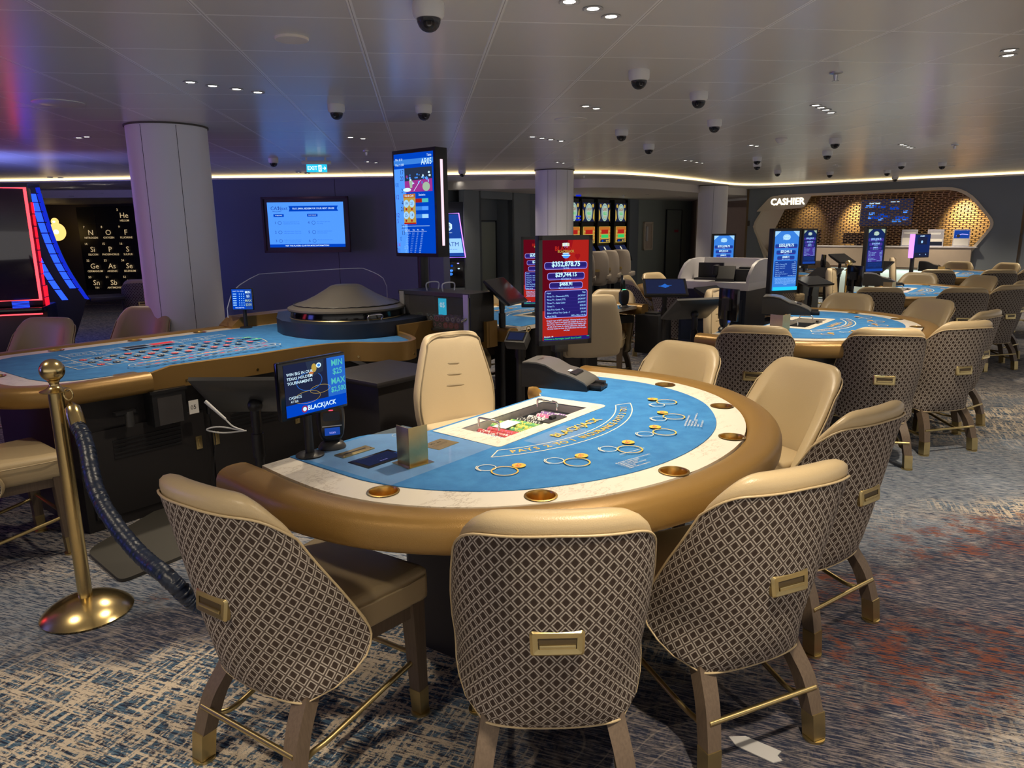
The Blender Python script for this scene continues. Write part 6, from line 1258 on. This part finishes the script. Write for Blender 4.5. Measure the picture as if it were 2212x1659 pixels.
# blue slot machine seen from its side, facing right
p = atd(103, 530, 8.75); t = thing('slot_machine', 'tall curved slot machine glowing blue seen from its side', 'slot machine', (p.x, p.y, 0), R(116))
fr = crom([(.02, 2.02), (-.005, 1.80), (-.05, 1.5), (-.12, 1.20), (-.21, .95), (-.33, .70)], 5); prof = [(q.x, q.y) for q in fr]+[(-.30, .66), (-.26, .52), (-.05, .0), (.30, 0), (.26, 2.02)]
obj('cabinet', G().profile(prof, -.30, .30), 'black', t)
g = G(); g.rings([[Vector((x, q.x-.02+dy, q.y)) for x, dy in ((-.315, 0), (.315, 0), (.315, .03), (-.315, .03))] for q in fr]); obj('blue_edge', g, 'neon_bluedim', t)
def sidebar(ofs, k0, k1, name, m, wd=.055, a=-.304):
    g = G(); n_ = len(fr)
    for k_ in range(k0, k1):
        q, r_ = fr[int(k_*(n_-1)/12)], fr[int((k_+1)*(n_-1)/12)]; d = (r_-q)*.05; q2, r2 = q+d, r_-d
        g.rings([[Vector((a-.004, q2.x+ofs, q2.y)), Vector((a-.004, q2.x+ofs+wd, q2.y)), Vector((a, q2.x+ofs+wd, q2.y)), Vector((a, q2.x+ofs, q2.y))], [Vector((a-.004, r2.x+ofs, r2.y)), Vector((a-.004, r2.x+ofs+wd, r2.y)), Vector((a, r2.x+ofs+wd, r2.y)), Vector((a, r2.x+ofs, r2.y))]])
    return g
G2 = Matrix.Scale(-1, 4, Vector((1, 0, 0)))
for nm_, args, m in (('blue_side_tile', (.035, 1, 11), 'neon_blue'), ('blue_lower_tile', (.20, 7, 12), 'neon_blue'), ('blue_inner_line', (.005, 0, 12), 'neon_bluedim')):
    g = sidebar(args[0], args[1], args[2], nm_, m, .065 if 'tile' in nm_ else .02, .309); obj(nm_, g, m, t, M=None)
    g = sidebar(args[0], args[1], args[2], nm_, m, .065 if 'tile' in nm_ else .02); obj(nm_, g, m, t)
g = G()
for k_ in range(4):
    for sx in (-.305, .305): g.sweep([(sx, .15+.02*k_+.018*math.sin(z*16+k_), z) for z in [.5+.04*j for j in range(28)]], .003, 5)
obj('wavy_line', g, 'neon_bluedim', t); obj('button_deck', G().box(-.29, .29, -.74, -.36, .66, .71, bev=.015), 'black', t); obj('camera_bar', G().box(-.12, .12, .0, .12, 2.02, 2.07, bev=.01), 'black', t); obj('screen', G().rings([[Vector((x, q.x-.024, q.y)) for x in (-.27, .27)]+[Vector((x, q.x-.022, q.y)) for x in (.27, -.27)] for q in fr[2:-2]]), 's_ink', t)
# ================================================================ lighting
K = 2.0
warm = (1, .84, .62)
for (u, v, e) in [(1281, 18, 95), (484, 190, 60), (2180, 114, 75), (1778, 235, 70), (1276, 232, 45), (1180, 300, 50), (770, 298, 22), (178, 296, 14), (1499, 350, 55), (1958, 316, 60), (1630, 315, 40), (1212, 352, 22), (655, 374, 10), (803, 351, 14), (1810, 358, 34), (2050, 357, 34)]:
    p = onz(u, v, CEIL-.03); spot(p, e*K, warm, 104, .05, 1.)
for (x, y, e) in [(.7, .9, 95), (-1.2, .6, 85), (2.6, .9, 85), (-2.2, 2.6, 26), (.2, -.8, 70), (4.6, 2.2, 80), (5.6, 4.6, 80), (-.45, 3.3, 34), (3.3, 2.5, 40), (8.9, 12.1, 70), (7.6, 13.4, 55), (9.6, 10.4, 60), (7.0, 9.6, 50), (5.2, 8.4, 40), (.9, 9.5, 30), (3.2, 12.2, 30)]: spot((x, y, CEIL-.03), e*K, warm, 104, .05, 1.)  # spots without modelled fixtures, some added to brighten the cashier wall
for (u, v, z, e) in [(990, 391, UP, 14), (1086, 384, UP, 8), (1318, 416, LOW, 16), (1398, 420, LOW, 16), (1470, 424, LOW, 16), (154, 423, LOW, 5), (218, 417, LOW, 6)]: spot(onz(u, v, z-.03), e*K, warm, 110, .03, .7)
# narrow beam washing the second column from the low lamp behind the red screen
p = onz(1199, 367, CEIL); spot((p.x-.05, p.y-1.1, .9), 9, (1, .90, .62), 45, .02, .6, (p.x, p.y, 1.6))
# coloured glow of the slot hall on the left
def area(p, aim, e, col, sx, sy):
    l = bpy.data.lights.new('slot_hall_glow', 'AREA'); l.shape = 'RECTANGLE'; l.size = sx; l.size_y = sy; l.energy = e; l.color = col
    o = bpy.data.objects.new('slot_hall_glow', l); C.objects.link(o); o.location = p; o.rotation_euler = (Vector(aim)-Vector(p)).to_track_quat('-Z', 'Y').to_euler(); return o
area((-5.2, 8.8, 1.5), (-1, 11.5, 1.6), 44, (.22, .26, 1), 1.2, 1.4)
area((-7.5, 3.2, 1.3), (-3, 7, 2.3), 28, (.16, .18, 1), 1.5, 1.2)
area((-6.0, 5.2, 1.2), (-4.2, 6.5, 2.34), 8, (1, .06, .12), .8, 1.2)
wd = bpy.data.worlds.new('ambient_fill'); S.world = wd; wd.use_nodes = True; wd.node_tree.nodes['Background'].inputs[0].default_value = (.62, .58, .55, 1); wd.node_tree.nodes['Background'].inputs[1].default_value = 1.0  # added ambient fill, entering by the room's open near and right sides
S.view_settings.view_transform = 'Standard'; S.view_settings.look = 'None'; S.view_settings.gamma = 1; S.view_settings.use_curve_mapping = False
S.view_settings.exposure = 0.22
S.cycles.use_denoising = True; S.cycles.max_bounces = 8; S.cycles.diffuse_bounces = 4; S.cycles.glossy_bounces = 4; S.cycles.transmission_bounces = 4; S.cycles.transparent_max_bounces = 12
S.cycles.sample_clamp_indirect = 4.0; S.cycles.caustics_reflective = False; S.cycles.caustics_refractive = False; S.cycles.use_light_tree = True
